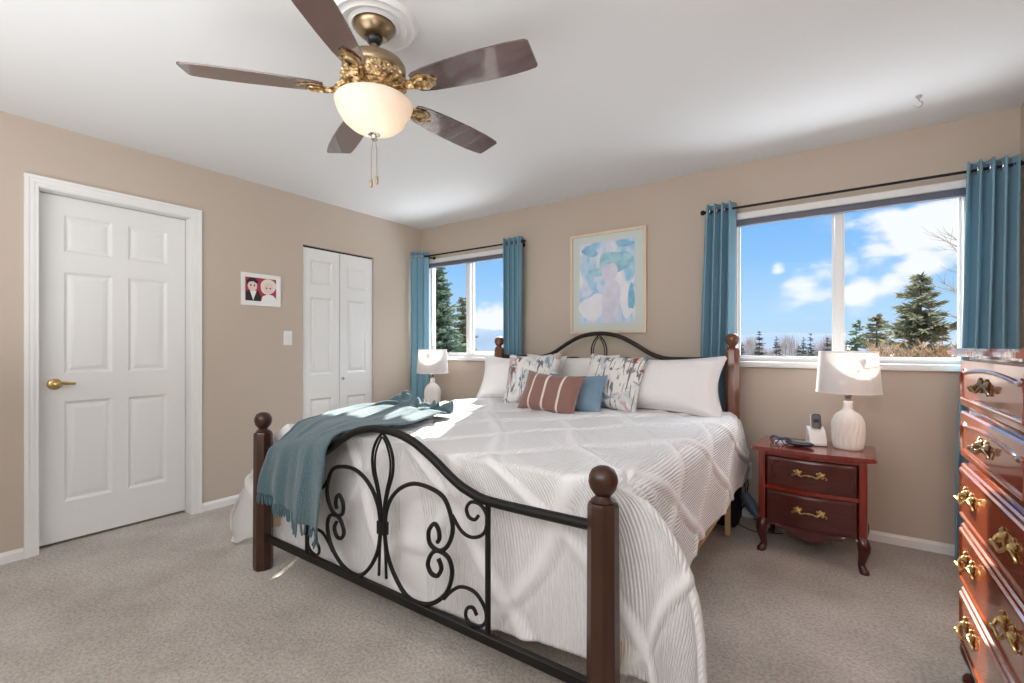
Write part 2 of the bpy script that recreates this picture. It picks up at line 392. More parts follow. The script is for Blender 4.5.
def grid_mesh(name, P, m, parent=None, uv=None, thick=0, closed_u=False, attr=None):
    """P: (nu,nv,3) array"""
    nu, nv = P.shape[:2]; vs = P.reshape(-1, 3); fs = []
    for i in range(nu if closed_u else nu-1):
        j = (i+1) % nu
        for k in range(nv-1): fs.append((i*nv+k, j*nv+k, j*nv+k+1, i*nv+k+1))
    me = bpy.data.meshes.new(name); me.from_pydata(vs.tolist(), [], fs); me.update(); me.materials.append(m)
    if uv is not None:
        L = me.uv_layers.new(name='UVMap'); fl = uv.reshape(-1, 2); idx = np.empty(len(me.loops), dtype=np.int32); me.loops.foreach_get('vertex_index', idx)
        L.data.foreach_set('uv', fl[idx].astype(np.float32).ravel())
    if attr is not None:
        a = me.attributes.new(attr[0], 'FLOAT', 'POINT'); a.data.foreach_set('value', attr[1].astype(np.float32).ravel())
    for p in me.polygons: p.use_smooth = True
    o = bpy.data.objects.new(name, me); COL.objects.link(o)
    if parent: o.parent = parent
    if thick:
        md = o.modifiers.new('thickness', 'SOLIDIFY'); md.thickness = thick; md.offset = 0
    return o

# ------------------------------------------------------------------ room shell
XR, YB, H, T = 4.487, -5.0, 2.44, .16
MB().box((-.3, YB-.2, -.12), (XR+.2, T, 0)).build('floor', M['carpet'], smooth=0); struct(bpy.data.objects['floor'])
struct(MB().box((-.3, YB-.2, H), (XR+.2, T, H+.12)).build('ceiling', M['ceil'], smooth=0))
def wall_holes(name, a0, a1, holes, axis, at, depth, m):
    """wall slab: along axis (X or Y) a0..a1, z 0..H, holes (a0,a1,z0,z1); thickness from `at` to `at+depth`"""
    A = sorted({a0, a1, *[h[0] for h in holes], *[h[1] for h in holes]}); Z = sorted({0, H, *[h[2] for h in holes], *[h[3] for h in holes]})
    b = bmesh.new(); cache = {}
    def v(a, d, z):
        k = (round(a, 5), round(d, 5), round(z, 5))
        if k not in cache: cache[k] = b.verts.new((a, d, z) if axis == 'X' else (d, a, z))
        return cache[k]
    solid = {}
    for i in range(len(A)-1):
        for j in range(len(Z)-1):
            ca, cz = (A[i]+A[i+1])/2, (Z[j]+Z[j+1])/2
            solid[i, j] = not any(h[0] < ca < h[1] and h[2] < cz < h[3] for h in holes)
    for (i, j), s_ in solid.items():
        if not s_: continue
        for d in (at, at+depth): b.faces.new((v(A[i], d, Z[j]), v(A[i+1], d, Z[j]), v(A[i+1], d, Z[j+1]), v(A[i], d, Z[j+1])))
        for di, dj, e in ((-1, 0, ((A[i], Z[j]), (A[i], Z[j+1]))), (1, 0, ((A[i+1], Z[j]), (A[i+1], Z[j+1]))), (0, -1, ((A[i], Z[j]), (A[i+1], Z[j]))), (0, 1, ((A[i], Z[j+1]), (A[i+1], Z[j+1])))):
            if not solid.get((i+di, j+dj), False):
                (p, q), (r, t) = e; b.faces.new((v(p, at, q), v(r, at, t), v(r, at+depth, t), v(p, at+depth, q)))
    bmesh.ops.recalc_face_normals(b, faces=b.faces[:])
    return struct(MB().bm(b).build(name, m, smooth=0))
WZ0, WZ1 = 1.07, 2.10
WINS = [(.065, 1.20), (3.095, 4.295)]
wall_holes('wall_back', -.16, XR+.16, [(a, b, WZ0, WZ1) for a, b in WINS], 'X', 0, T, M['wall'])
DY0, DY1, DZ = -2.936, -2.186, 2.070
CY0, CY1, CZ = -1.357, -.627, 2.035
wall_holes('wall_left', YB-.16, 0, [(DY0-.012, DY1+.012, 0, DZ+.01), (CY0, CY1, 0, CZ)], 'Y', 0, -T, M['wall'])
struct(MB().box((XR, YB-.16, 0), (XR+T, 0, H)).build('wall_right', M['wall'], smooth=0))
struct(MB().box((0, YB-.16, 0), (XR, YB, H)).build('wall_rear', M['wall'], smooth=0))

def base_profile(h=.06, t=.013): return [(0, 0), (t, 0), (t, h*.72), (t*.55, h*.86), (t*.4, h), (0, h)]
b = MB()
for y0, y1 in ((YB, -2.99), (-2.122, CY0-.002), (CY1+.002, 0)):
    b.prism(base_profile(), y1-y0, 'Y', y0)
struct(b.build('baseboard_left', M['white'], smooth=30))
b = MB(); b.prism([(-q, z) for q, z in base_profile()], XR, 'X', 0); struct(b.build('baseboard_back', M['white'], smooth=30))
b = MB(); b.prism([(XR-q, z) for q, z in base_profile()], -YB, 'Y', YB); struct(b.build('baseboard_right', M['white'], smooth=30))

# doors ------------------------------------------------------------
def panel_face(mb, y0, y1, z0, z1, panels, x):
    """front face (normal +X) of a moulded door in the plane X=x; panels = rects (y0,y1,z0,z1)"""
    Y = sorted({y0, y1, *[p[0] for p in panels], *[p[1] for p in panels]}); Z = sorted({z0, z1, *[p[2] for p in panels], *[p[3] for p in panels]})
    for i in range(len(Y)-1):
        for j in range(len(Z)-1):
            cy, cz = (Y[i]+Y[i+1])/2, (Z[j]+Z[j+1])/2
            if any(p[0] < cy < p[1] and p[2] < cz < p[3] for p in panels): continue
            mb.add([(x, Y[i], Z[j]), (x, Y[i+1], Z[j]), (x, Y[i+1], Z[j+1]), (x, Y[i], Z[j+1])], [(0, 1, 2, 3)])
    for a, b_, c, d in panels:
        rings = [(0, 0), (.006, -.004), (.014, -.013), (.022, -.014), (.046, -.004), (.05, -.0035)]
        vs = []; fs = []
        for ins, dx in rings: vs += [(x+dx, a+ins, c+ins), (x+dx, b_-ins, c+ins), (x+dx, b_-ins, d-ins), (x+dx, a+ins, d-ins)]
        for r in range(len(rings)-1):
            for k in range(4): fs.append((r*4+k, r*4+(k+1) % 4, r*4+4+(k+1) % 4, r*4+4+k))
        e = (len(rings)-1)*4; fs.append((e, e+1, e+2, e+3)); mb.add(vs, fs)
def slab_rest(mb, y0, y1, z0, z1, x, t):
    v = [(x, y0, z0), (x, y1, z0), (x, y1, z1), (x, y0, z1), (x-t, y0, z0), (x-t, y1, z0), (x-t, y1, z1), (x-t, y0, z1)]
    mb.add(v, [(4, 5, 6, 7), (0, 1, 5, 4), (1, 2, 6, 5), (2, 3, 7, 6), (3, 0, 4, 7)])
# door_1: six panel door
d1 = bpy.data.objects.new('door_1', None); COL.objects.link(d1); d1.location = (-.088, DY0, 0); struct(d1); d1['label'] = 'white six panel door with a brass lever handle in the left wall'
dw = DY1-DY0; mb = MB()
cols = [(.118, .345), (.425, .640)]; rows = [(.245, .845), (1.01, 1.62), (1.735, 1.96)]
panel_face(mb, .003, dw-.003, .016, DZ-.004, [(a, b_, c, d) for a, b_ in cols for c, d in rows], 0)
slab_rest(mb, .003, dw-.003, .016, DZ-.004, 0, .035)
mb.build('door_slab', M['door'], d1, smooth=25)
hb = MB(); hb.lathe([(.0, .016), (.02, .016), (.03, .011), (.033, .003), (.033, 0)], (0, .078, .95), 24, 'X')
hb.build('handle_rose', M['brass'], d1)
hb = MB(); hb.lathe([(.011, .012), (.010, .045), (.012, .05), (.0, .055)], (0, .078, .95), 16, 'X')
hb.tube(spline([(.046, 0.078, .955), (.048, 0.100, .957), (.047, 0.125, .954), (.045, 0.152, .951), (.042, 0.162, .949)], 4), [.010]*4+[.0095]*5+[.0085]*4+[.008]*3+[.004], 10, flat=.8)
lv = hb.build('lever', M['brass'], d1); lv['label'] = 'brass lever'
b = MB()
def casing_prof(w=.062): return [(0, 0), (0, .011), (.010, .013), (.018, .010), (.034, .014), (.05, .018), (w, .018), (w, 0)]
# jambs and casing
mbj = MB()
mbj.box((-.15, DY0-.012, 0), (.0, DY0, DZ+.01)).box((-.15, DY1, 0), (.0, DY1+.012, DZ+.01)).box((-.15, DY0-.012, DZ), (.0, DY1+.012, DZ+.012))
struct(mbj.build('trim_1', M['white'], smooth=0))
struct(MB().box((-.20, DY0-.03, 0), (-.165, DY1+.03, DZ+.03)).build('door_light_block', M['black'], smooth=0))  # unseen black panel added to stop light leaking round the door
mbc = MB(); w = .058; i0, i1, it = DY0-.004, DY1+.004, DZ+.004
for q0, q1, x1 in ((0, .018, .010), (.018, .040, .014), (.040, w, .019)):
    mbc.box((0, i0-q1, 0), (x1, i0-q0, it+q0)); mbc.box((0, i1+q0, 0), (x1, i1+q1, it+q0)); mbc.box((0, i0-q1, it+q0), (x1, i1+q1, it+q1))
struct(mbc.build('trim_2', M['white'], smooth=30))
# door_2: bifold closet door
d2 = bpy.data.objects.new('door_2', None); COL.objects.link(d2); d2.location = (-.018, CY0, 0); struct(d2); d2['label'] = 'white bifold closet door with a small chrome knob'
cw = CY1-CY0
for k in range(2):
    mb = MB(); y0 = .003+k*(cw/2); y1 = y0+cw/2-.006
    a, b_ = y0+.075, y1-.07
    panel_face(mb, y0, y1, .02, CZ-.016, [(a, b_, c, d) for c, d in ((.22, .72), (.93, 1.60), (1.71, 1.92))], 0)
    slab_rest(mb, y0, y1, .02, CZ-.016, 0, .03); mb.build('door_leaf', M['door'], d2, smooth=25)
MB().lathe([(.006, 0), (.006, .012), (.014, .02), (.014, .028), (.008, .034), (0, .035)], (0, cw/2+.02, .885), 16, 'X').build('door_knob', M['chrome'], d2)
struct(MB().box((-.15, CY0, CZ-.012), (-.03, CY1, CZ)).box((-.155, CY0, 0), (-.15, CY1, CZ)).build('closet_dark_lining', M['black'], smooth=0))  # black lining stands in for the shade in the closet gap

# windows ----------------------------------------------------------
def make_window(i, a, b_, mull):
    w = bpy.data.objects.new(f'window_{i}', None); COL.objects.link(w); w.location = ((a+b_)/2, .06, WZ0); struct(w)
    c = (a+b_)/2; hw = (b_-a)/2; hh = WZ1-WZ0
    fr = MB(); t = .022
    fr.box((-hw, -.03, .025), (-hw+t, .06, hh-.055)).box((hw-t, -.03, .025), (hw, .06, hh-.055))
    fr.box((-hw, -.03, 0), (hw, .06, .025)).box((-hw, -.03, hh-.055), (hw, .06, hh))
    fr.build('window_frame', M['vinyl'], w, smooth=0)
    m0, m1 = mull[0]-c, mull[1]-c
    sh = MB(); sh.box((m0, -.02, .025), (m1, .05, hh-.055), .004, 1)
    sh.build('mullion', M['vinyl'], w)
    for x0, x1, yy in ((-hw+t, m0, .02), (m1, hw-t, .035)):
        s = MB(); q = .013
        s.box((x0, yy-.012, .025+q), (x0+q, yy+.012, hh-.055-q)).box((x1-q, yy-.012, .025+q), (x1, yy+.012, hh-.055-q))
        s.box((x0, yy-.012, .025), (x1, yy+.012, .025+q)).box((x0, yy-.012, hh-.055-q), (x1, yy+.012, hh-.055))
        so = s.build('sash', M['vinyl'], w)
        MB().box((x0+q, yy-.002, .025+q), (x1-q, yy+.002, hh-.055-q)).build('pane', M['glass'], so, smooth=0)
    MB().box((-hw-.03, -.105, -.038), (hw+.03, .06, .0), .006, 2).build('window_sill', M['white'], w)
    MB().box((-hw, -.068, hh-.047), (hw, -.03, hh), .004, 1).build('head_trim', M['white'], w)
    bl = MB().box((a+.005, -.02, WZ1-.092), (b_-.005, .025, WZ1-.05), .006, 2).build('roller_blind', M['blind'])
    return w, bl
_, bl = make_window(1, *WINS[0], (.606, .655)); tag(bl, 'rolled up dark grey blind at the head of the narrower left window', 'blind')
_, bl = make_window(2, *WINS[1], (3.678, 3.719)); tag(bl, 'rolled up dark grey blind at the head of the wide window above the nightstand', 'blind')

# ------------------------------------------------------------------ curtains
def curtain_rod(x0, x1, label):
    t = thing('curtain_rod', (x0, -.09, 2.117), label, 'curtain rod'); L = x1-x0
    MB().tube([(.02, 0, 0), (L*.5, 0, 0), (L-.02, 0, 0)], .008, 12).build('rod', M['iron'], t)
    for x, s in ((0, 1), (L, -1)):
        MB().lathe([(0, -.018), (.010, -.016), (.017, -.007), (.018, 0), (.015, .009), (.009, .014), (.009, .026), (0, .026)], (x, 0, 0), 16, 'X').build('finial', M['iron'], t)
    for x in (.05, L-.05):
        MB().tube([(x, .088, -.012), (x, .02, -.012), (x, 0, -.009)], .006, 8).lathe([(.018, 0), (.018, -.006), (0, -.006)], (x, .088, -.012), 14, 'Y').build('bracket', M['iron'], t)
def curtain(x0, x1, xb0, xb1, label, waves=4, phase=0.0, y0=0, y1=0, zb=.015):
    t = thing('curtain', ((x0+x1)/2, -.09, 0), label, 'curtain', None); cx = (x0+x1)/2
    nu, nv = waves*14+1, 46; P = np.zeros((nu, nv, 3)); uv = np.zeros((nu, nv, 2)); zt = 2.16
    for i in range(nu):
        s = i/(nu-1)
        for k in range(nv):
            q = k/(nv-1); z = zt+(zb-zt)*q
            wob = .25*math.sin(3.1*q+phase+5*s)*min(1, q*2)
            amp = .048*(1+.12*math.sin(7*s+phase))*(1-.15*q)
            x = (x0+(x1-x0)*s)*(1-q)+(xb0+(xb1-xb0)*s)*q
            y = amp*math.sin(2*PI*waves*s+phase+wob)*(1 if y0 == y1 else .45)+y0+(y1-y0)*s
            x += .010*math.sin(4*PI*waves*s+2*phase)+.006*math.sin(9*q+6*s+phase)*q
            P[i, k] = (x-cx, y, z); uv[i, k] = (s, q)
    cl = grid_mesh('fabric_panel', P, M['curtain'], t, uv, .003)
    # grommets where the cloth crosses the rod
    for j in range(2*waves):
        s = (j*PI-phase)/(2*PI*waves)
        if s < .02: s += 1.0/waves*0
        if not .01 < s < .99: continue
        x = x0+(x1-x0)*s-cx+.010*math.sin(4*PI*waves*s+2*phase)
        d = (1 if j % 2 == 0 else -1); ang = math.atan2(.04*2*PI*waves/(x1-x0)*d, 1.0)
        g = MB(); g.tube([(.020*math.cos(a), 0, .020*math.sin(a)) for a in np.linspace(0, 2*PI, 21)[:-1]], .0045, 8, closed=True)
        g.xf(Matrix.Translation((x, y0+(y1-y0)*s, 2.117)) @ Matrix.Rotation(ang, 4, 'Z')); g.build('grommet', M['chrome'], t)
    return t
curtain_rod(.155, 1.387, 'thin black curtain rod over the narrower window by the room corner')
curtain_rod(2.916, 4.461, 'thin black curtain rod over the wide window above the nightstand')
curtain(.014, .178, .02, .185, 'teal grommet curtain in the room corner, left of the narrower window', 3, .6, -.095, .01)
curtain(1.165, 1.375, 1.185, 1.36, 'teal grommet curtain on the right of the narrower window, behind the bed head post', 4, .2)
curtain(2.935, 3.125, 2.86, 3.11, 'teal grommet curtain left of the wide window, hanging behind the pillows', 4, 2.2)
curtain(4.262, 4.45, 4.21, 4.43, 'teal grommet curtain at the right end of the wide window, beside the tall chest', 4, 4.0)

# ------------------------------------------------------------------ pictures, switch, outlets, ceiling hook
def frame_mb(w, h, fw, d, bev=.002):
    mb = MB()
    mb.box((-w/2, -d, -h/2+fw), (-w/2+fw, 0, h/2-fw)).box((w/2-fw, -d, -h/2+fw), (w/2, 0, h/2-fw))
    mb.box((-w/2, -d, -h/2), (w/2, 0, -h/2+fw)).box((-w/2, -d, h/2-fw), (w/2, 0, h/2)); return mb
art = thing('framed_print', (2.158, -.002, 1.696), 'large framed pastel blue print hanging above the headboard', 'picture')
aw, ah = .655, .828
frame_mb(aw, ah, .02, .028).build('frame', M['paleframe'], art)
MB().box((-aw/2+.015, -.012, -ah/2+.015), (aw/2-.015, -.002, ah/2-.015)).build('picture_mat', M['mat'], art, smooth=0)
def flat(name, pts, y, m, par, d=.0008):
    o = MB().prism(pts, -d, 'Y', y).build(name, m, par, smooth=0); return o
pr = MB(); pr.add([(-.245, -.0132, -.33), (.235, -.0132, -.33), (.235, -.0132, .335), (-.245, -.0132, .335)], [(0, 1, 2, 3)])
po = pr.build('print', M['art'], art, smooth=0); L = po.data.uv_layers.new(name='UVMap')
for i, uvc in enumerate(((0, 0), (1, 0), (1, 1), (0, 1))): L.data[i].uv = uvc
# soft generic washes of colour (no copy of any painting)
def blob(cx, cz, rx, rz, seed, n=26, j=.16):
    r_ = random.Random(seed); ph = [r_.uniform(0, 6.28) for _ in range(4)]
    return [(cx+rx*math.cos(a)*(1+j*math.sin(2*a+ph[0])+j*.7*math.sin(3*a+ph[1])+j*.4*math.sin(5*a+ph[2])), cz+rz*math.sin(a)*(1+j*math.sin(2*a+ph[0])+j*.7*math.sin(3*a+ph[1]))) for a in [2*PI*k/n for k in range(n)]]
for k, (a, m) in enumerate([(blob(-.13, -.20, .10, .12, 1), 'artwhite'), (blob(.04, -.16, .085, .165, 2, j=.10), 'artlilac'), (blob(.17, -.15, .055, .16, 7, j=.12), 'artwhite'), (blob(.205, -.13, .024, .12, 3), 'artblue'), (blob(.07, .16, .13, .10, 4, j=.14), 'artteal'), (blob(-.15, .27, .075, .045, 5), 'artblue'), (blob(-.09, .09, .09, .03, 6), 'artteal'), (blob(.02, .07, .06, .10, 8), 'artlilac'), (blob(.15, .30, .07, .03, 9), 'artblue')]):
    flat('colour_wash', a, -.0134-.0002*k, M[m], art, .0003)

sp = thing('framed_caricature', (.002, -1.709, 1.613), 'small white framed cartoon of a dark haired and a blond figure on the left wall', 'picture', rz=R(90))
frame_mb(.30, .247, .018, .016).build('frame', M['paper'], sp)
MB().box((-.14, -.006, -.115), (.14, -.001, .115)).build('picture_mat', M['paper'], sp, smooth=0)
flat('print', [(-.118, -.088), (.118, -.088), (.118, .092), (-.118, .092)], -.0065, M['crimson'], sp, .0003)
flat('dark_suit', [(-.115, -.088), (-.115, -.02), (-.085, -.005), (-.02, -.01), (.0, -.05), (.0, -.088)], -.0069, M['inkblack'], sp, .0003)
flat('shirt', [(-.085, -.01), (-.035, -.01), (-.06, -.085)], -.0073, M['paper'], sp, .0003)
flat('face', blob(-.065, .03, .036, .045, 20, j=.03), -.0077, M['skinprint'], sp, .0003)
flat('dark_hair', [(-.105, .03), (-.11, .065), (-.085, .088), (-.045, .088), (-.02, .06), (-.03, .045), (-.06, .062), (-.09, .055)], -.0081, M['inkblack'], sp, .0003)
flat('gown', [(.0, -.088), (.01, -.05), (.05, -.03), (.09, -.035), (.117, -.06), (.117, -.088)], -.0073, M['paper'], sp, .0003)
flat('blond_hair', blob(.055, .03, .062, .06, 22, j=.05), -.0077, M['blondprint'], sp, .0003)
flat('face', blob(.055, .015, .04, .045, 23, j=.03), -.0081, M['skinprint'], sp, .0003)
for ex in (-.078, -.052, .042, .07):
    flat('eye', blob(ex, .03 if ex < 0 else .018, .005, .008, 3, 10, 0), -.0085, M['inkblack'], sp, .0003)

def wall_plate(name, loc, rz, label, cat, kind):
    t = thing(name, loc, label, cat, rz=rz)
    MB().box((-.036, -.006, -.058), (.036, 0, .058), .003, 2).build('cover_plate', M['plastic'], t)
    if kind == 'switch': MB().box((-.016, -.009, -.033), (.016, -.004, .033), .002, 1).build('rocker', M['white'], t)
    else:
        for dz in (-.02, .02): MB().box((-.016, -.0075, dz-.014), (.016, -.004, dz+.014), .004, 2).build('socket', M['white'], t)
    return t
wall_plate('light_switch', (.001, -1.492, 1.242), R(90), 'white rocker light switch plate between the small picture and closet', 'light switch', 'switch')
wall_plate('power_outlet', (3.178, -.001, .318), 0, 'white outlet plate on the wall between bed and nightstand', 'outlet', 'outlet')
wall_plate('power_outlet', (.90, -.001, .72), 0, 'white outlet plate on the wall under the narrower window', 'outlet', 'outlet')
M['hook'] = mat('hook_grey', (.42, .42, .42), .4)
hk = thing('ceiling_hook', (4.03, -.45, H), 'small white swag hook screwed into the ceiling near the wide window', 'hook')
MB().lathe([(0, 0), (.014, 0), (.013, -.006), (.006, -.012), (.004, -.018), (0, -.018)], (0, 0, 0), 16).build('hook_base', M['hook'], hk)
MB().tube(spline([(0, 0, -.014), (.002, 0, -.024), (.013, 0, -.034), (.012, 0, -.048), (-.002, 0, -.056), (-.014, 0, -.05), (-.017, 0, -.042)], 4), .0032, 8).build('hook_wire', M['hook'], hk)

# ------------------------------------------------------------------ ceiling fan
FX, FY = 2.2, -2.37
rose = MB().lathe([(.07, 0), (.085, -.016), (.098, -.008), (.110, -.014), (.125, -.020), (.138, -.012), (.146, -.012), (.155, -.017), (.163, -.010), (.168, 0)], (0, 0, 0), 56, cap=False).build('ceiling_medallion', M['white'], loc=(FX, FY, H))
tag(rose, 'round white plaster medallion on the ceiling above the fan', 'ceiling medallion')
fan = thing('ceiling_fan', (FX, FY, H), 'five blade ceiling fan with dark wood blades and a lit frosted bowl', 'ceiling fan')
MB().lathe([(0, 0), (.074, 0), (.077, -.006), (.076, -.018), (.068, -.034), (.052, -.050), (.042, -.056), (.034, -.058), (.0, -.056)], n=40).build('canopy', M['antique'], fan)
MB().sphere((0, 0, -.064), (.031, .031, .022)).build('hanger_ball', M['darkplastic'], fan)
MB().lathe([(.013, -.07), (.013, -.140), (.022, -.144), (.024, -.154), (0, -.154)], n=20).build('downrod', M['antique'], fan)
MB().lathe([(0, -.146), (.05, -.147), (.096, -.152), (.114, -.160), (.121, -.172), (.121, -.196), (.117, -.202), (0, -.202)], n=48).build('motor_housing', M['antique'], fan)
fg = MB().lathe([(.116, -.200), (.121, -.206), (.119, -.250), (.112, -.257), (.104, -.262), (0, -.262)], n=48)
for k in range(26):
    a = 2*PI*k/26
    for z, r_ in ((-.217, .0085), (-.237, .0085)):
        aa = a+(.12 if z < -.23 else 0); fg.sphere((.120*math.cos(aa), .120*math.sin(aa), z), (r_, r_, r_*.9), 8, 6)
fg.build('filigree_band', M['gold'], fan)
MB().lathe([(.104, -.260), (.098, -.270), (.075, -.282), (.07, -.296), (.085, -.306), (.115, -.310), (.115, -.318), (0, -.318)], n=40).build('light_kit', M['gold'], fan)
def bowl_mat():
    m = mat('frosted_bowl', (.85, .76, .66), .35, spec=.4); n, l = nodes_of(m); b_ = n['Principled BSDF']; out = [x for x in n if x.type == 'OUTPUT_MATERIAL'][0]
    t = n.new('ShaderNodeBsdfTranslucent'); t.inputs[0].default_value = (.95, .80, .60, 1)
    tc = n.new('ShaderNodeTexCoord'); nz = n.new('ShaderNodeTexNoise'); nz.inputs['Scale'].default_value = 7; nz.inputs['Distortion'].default_value = 2; l.new(tc.outputs['Object'], nz.inputs[0])
    r = n.new('ShaderNodeValToRGB'); l.new(nz.outputs['Fac'], r.inputs[0]); r.color_ramp.elements[0].color = (.86, .80, .74, 1); r.color_ramp.elements[1].color = (.95, .92, .88, 1)
    l.new(r.outputs[0], t.inputs[0]); l.new(r.outputs[0], b_.inputs['Base Color'])
    mx = n.new('ShaderNodeMixShader'); mx.inputs[0].default_value = .6
    l.new(b_.outputs[0], mx.inputs[1]); l.new(t.outputs[0], mx.inputs[2]); l.new(mx.outputs[0], out.inputs[0]); return m
pr_ = [(.146, -.312), (.149, -.317), (.147, -.326), (.138, -.352), (.118, -.386), (.088, -.412), (.052, -.428), (.018, -.434), (.0, -.435)]
pi_ = [(max(0, r_-.005), z+.005) for r_, z in pr_[2:]][::-1]
MB().lathe([(0, -.429)]+pi_[1:]+[(.142, -.314)]+pr_, n=48, cap=False).build('glass_bowl', bowl_mat(), fan)
MB().sphere((0, 0, -.365), (.028, .028, .034)).build('bulb', mat('bulb', (.9, .8, .6), .4, emis=((1, .84, .64), 9)), fan)
MB().lathe([(0, -.427), (.021, -.431), (.023, -.438), (.012, -.443), (.010, -.452), (.014, -.456), (.006, -.462), (0, -.464)], n=20).build('bowl_finial', M['chrome'], fan)
for dx, L_ in ((-.012, -.635), (.010, -.622)):
    c = MB()
    for k in range(38):
        z = -.452+(L_+.022+.452)*k/37; c.sphere((dx*min(1, .4+k/20), 0, z), .0022, 6, 4)
    c.lathe([(0, 0), (.0045, -.002), (.006, -.010), (.0065, -.028), (.004, -.034), (0, -.035)], (dx, 0, L_+.025), 10)
    c.xf(Matrix.Rotation(R(35), 4, 'Z')); c.build('pull_chain', M['antique'], fan)
def blade_mb():
    prof = [(.185, .038, .038), (.20, .046, .046), (.245, .055, .055), (.34, .064, .063), (.46, .070, .068), (.56, .070, .067), (.62, .066, .063), (.648, .062, .060), (.657, .057, .055), (.660, .050, .049)]
    pts = [(r_, a) for r_, a, b_ in prof]+[(r_, -b_) for r_, a, b_ in prof][::-1]
    return MB().prism(pts, .006, 'Z', -.003)
def iron_mb():
    m_ = MB(); m_.prism([(.10, .016), (.15, .011), (.19, .030), (.225, .040), (.262, .026), (.285, 0), (.262, -.026), (.225, -.040), (.19, -.030), (.15, -.011), (.10, -.016)], .004, 'Z', -.0085)
    return m_
pitch = -R(11)
for k in range(5):
    a = R(12.8+72*k); X = Matrix.Rotation(a, 4, 'Z') @ Matrix.Translation((0, 0, -.272)) @ Matrix.Rotation(pitch, 4, 'X')
    bl = blade_mb(); bl.xf(X); bo = bl.build('blade', M['blade'], fan, smooth=30)
    ir = iron_mb(); ir.xf(X); st = len(ir.v)
    ir.tube(spline([(.245, .0, -.012), (.228, .022, -.013), (.20, .016, -.013), (.18, 0, -.014), (.20, -.016, -.013), (.228, -.022, -.013)], 4, True), .005, 6, True); ir.tube(spline([(.10, 0, .03), (.125, 0, .02), (.15, 0, -.006), (.19, 0, -.013)], 4), .011, 8); ir.xf(X, st)
    ir.build('blade_iron', M['gold'], fan, smooth=30)
light('fan_bulb_light', 'POINT', (FX, FY, H-.372), 1.4, (1, .85, .68)).data.shadow_soft_size = .03

# ------------------------------------------------------------------ bed
BL, BR, BH, BF = 1.20, 3.13, -.17, -2.295
CX = (BL+BR)/2
bed = thing('bed', (CX, BF, 0), 'king bed with black scrolled iron footboard between turned brown wooden posts', 'bed')
def post_profile(sec, h, rb):  # octagonal shaft + neck + ball
    return h
def post(x, y, h, name, lab=None):
    p = MB(); w = .045; hs = h-.105
    oct_ = [(w, w*.42), (w*.42, w), (-w*.42, w), (-w, w*.42), (-w, -w*.42), (-w*.42, -w), (w*.42, -w), (w, -w*.42)]
    vs = []; fs = []
    for z, s in ((0, .92), (.02, 1), (hs-.012, .93), (hs, .84)): vs += [(a*s, b_*s, z) for a, b_ in oct_]
    for i in range(3):
        for k in range(8): fs.append((i*8+k, i*8+(k+1) % 8, i*8+8+(k+1) % 8, i*8+8+k))
    fs += [tuple(range(8))[::-1], tuple(24+k for k in range(8))]; p.add(vs, fs)
    p.xf(Matrix.Translation((x-CX, y-BF, 0)))
    o = p.build(name, lab or M['postwood'], bed, smooth=25)
    q = MB().lathe([(.034, hs-.002), (.036, hs+.006), (.026, hs+.014), (.022, hs+.020), (.028, hs+.026), (.038, hs+.040), (.043, hs+.060), (.041, hs+.078), (.033, hs+.094), (.018, hs+.103), (0, hs+.105)], (x-CX, y-BF, 0), 28)
    q.build('post_finial', lab or M['postwood'], o)
    return o
post(BL, BF, .825, 'foot_post'); post(BR, BF, .825, 'foot_post'); post(BL-.02, BH, 1.262, 'head_post', M['headwood']); post(BR-.01, BH, 1.262, 'head_post', M['headwood'])
C0 = 2.158
topc = [(1.215, .645), (1.40, .642), (1.60, .642), (1.68, .655), (1.76, .685), (1.89, .761), (2.01, .812), (2.158, .831)]
topc = topc+[(2*C0-x, z) for x, z in topc[:-1]][::-1]
topc = [(x if x < 3.1 else 3.12, z) for x, z in topc]
ol = lambda x: x-CX
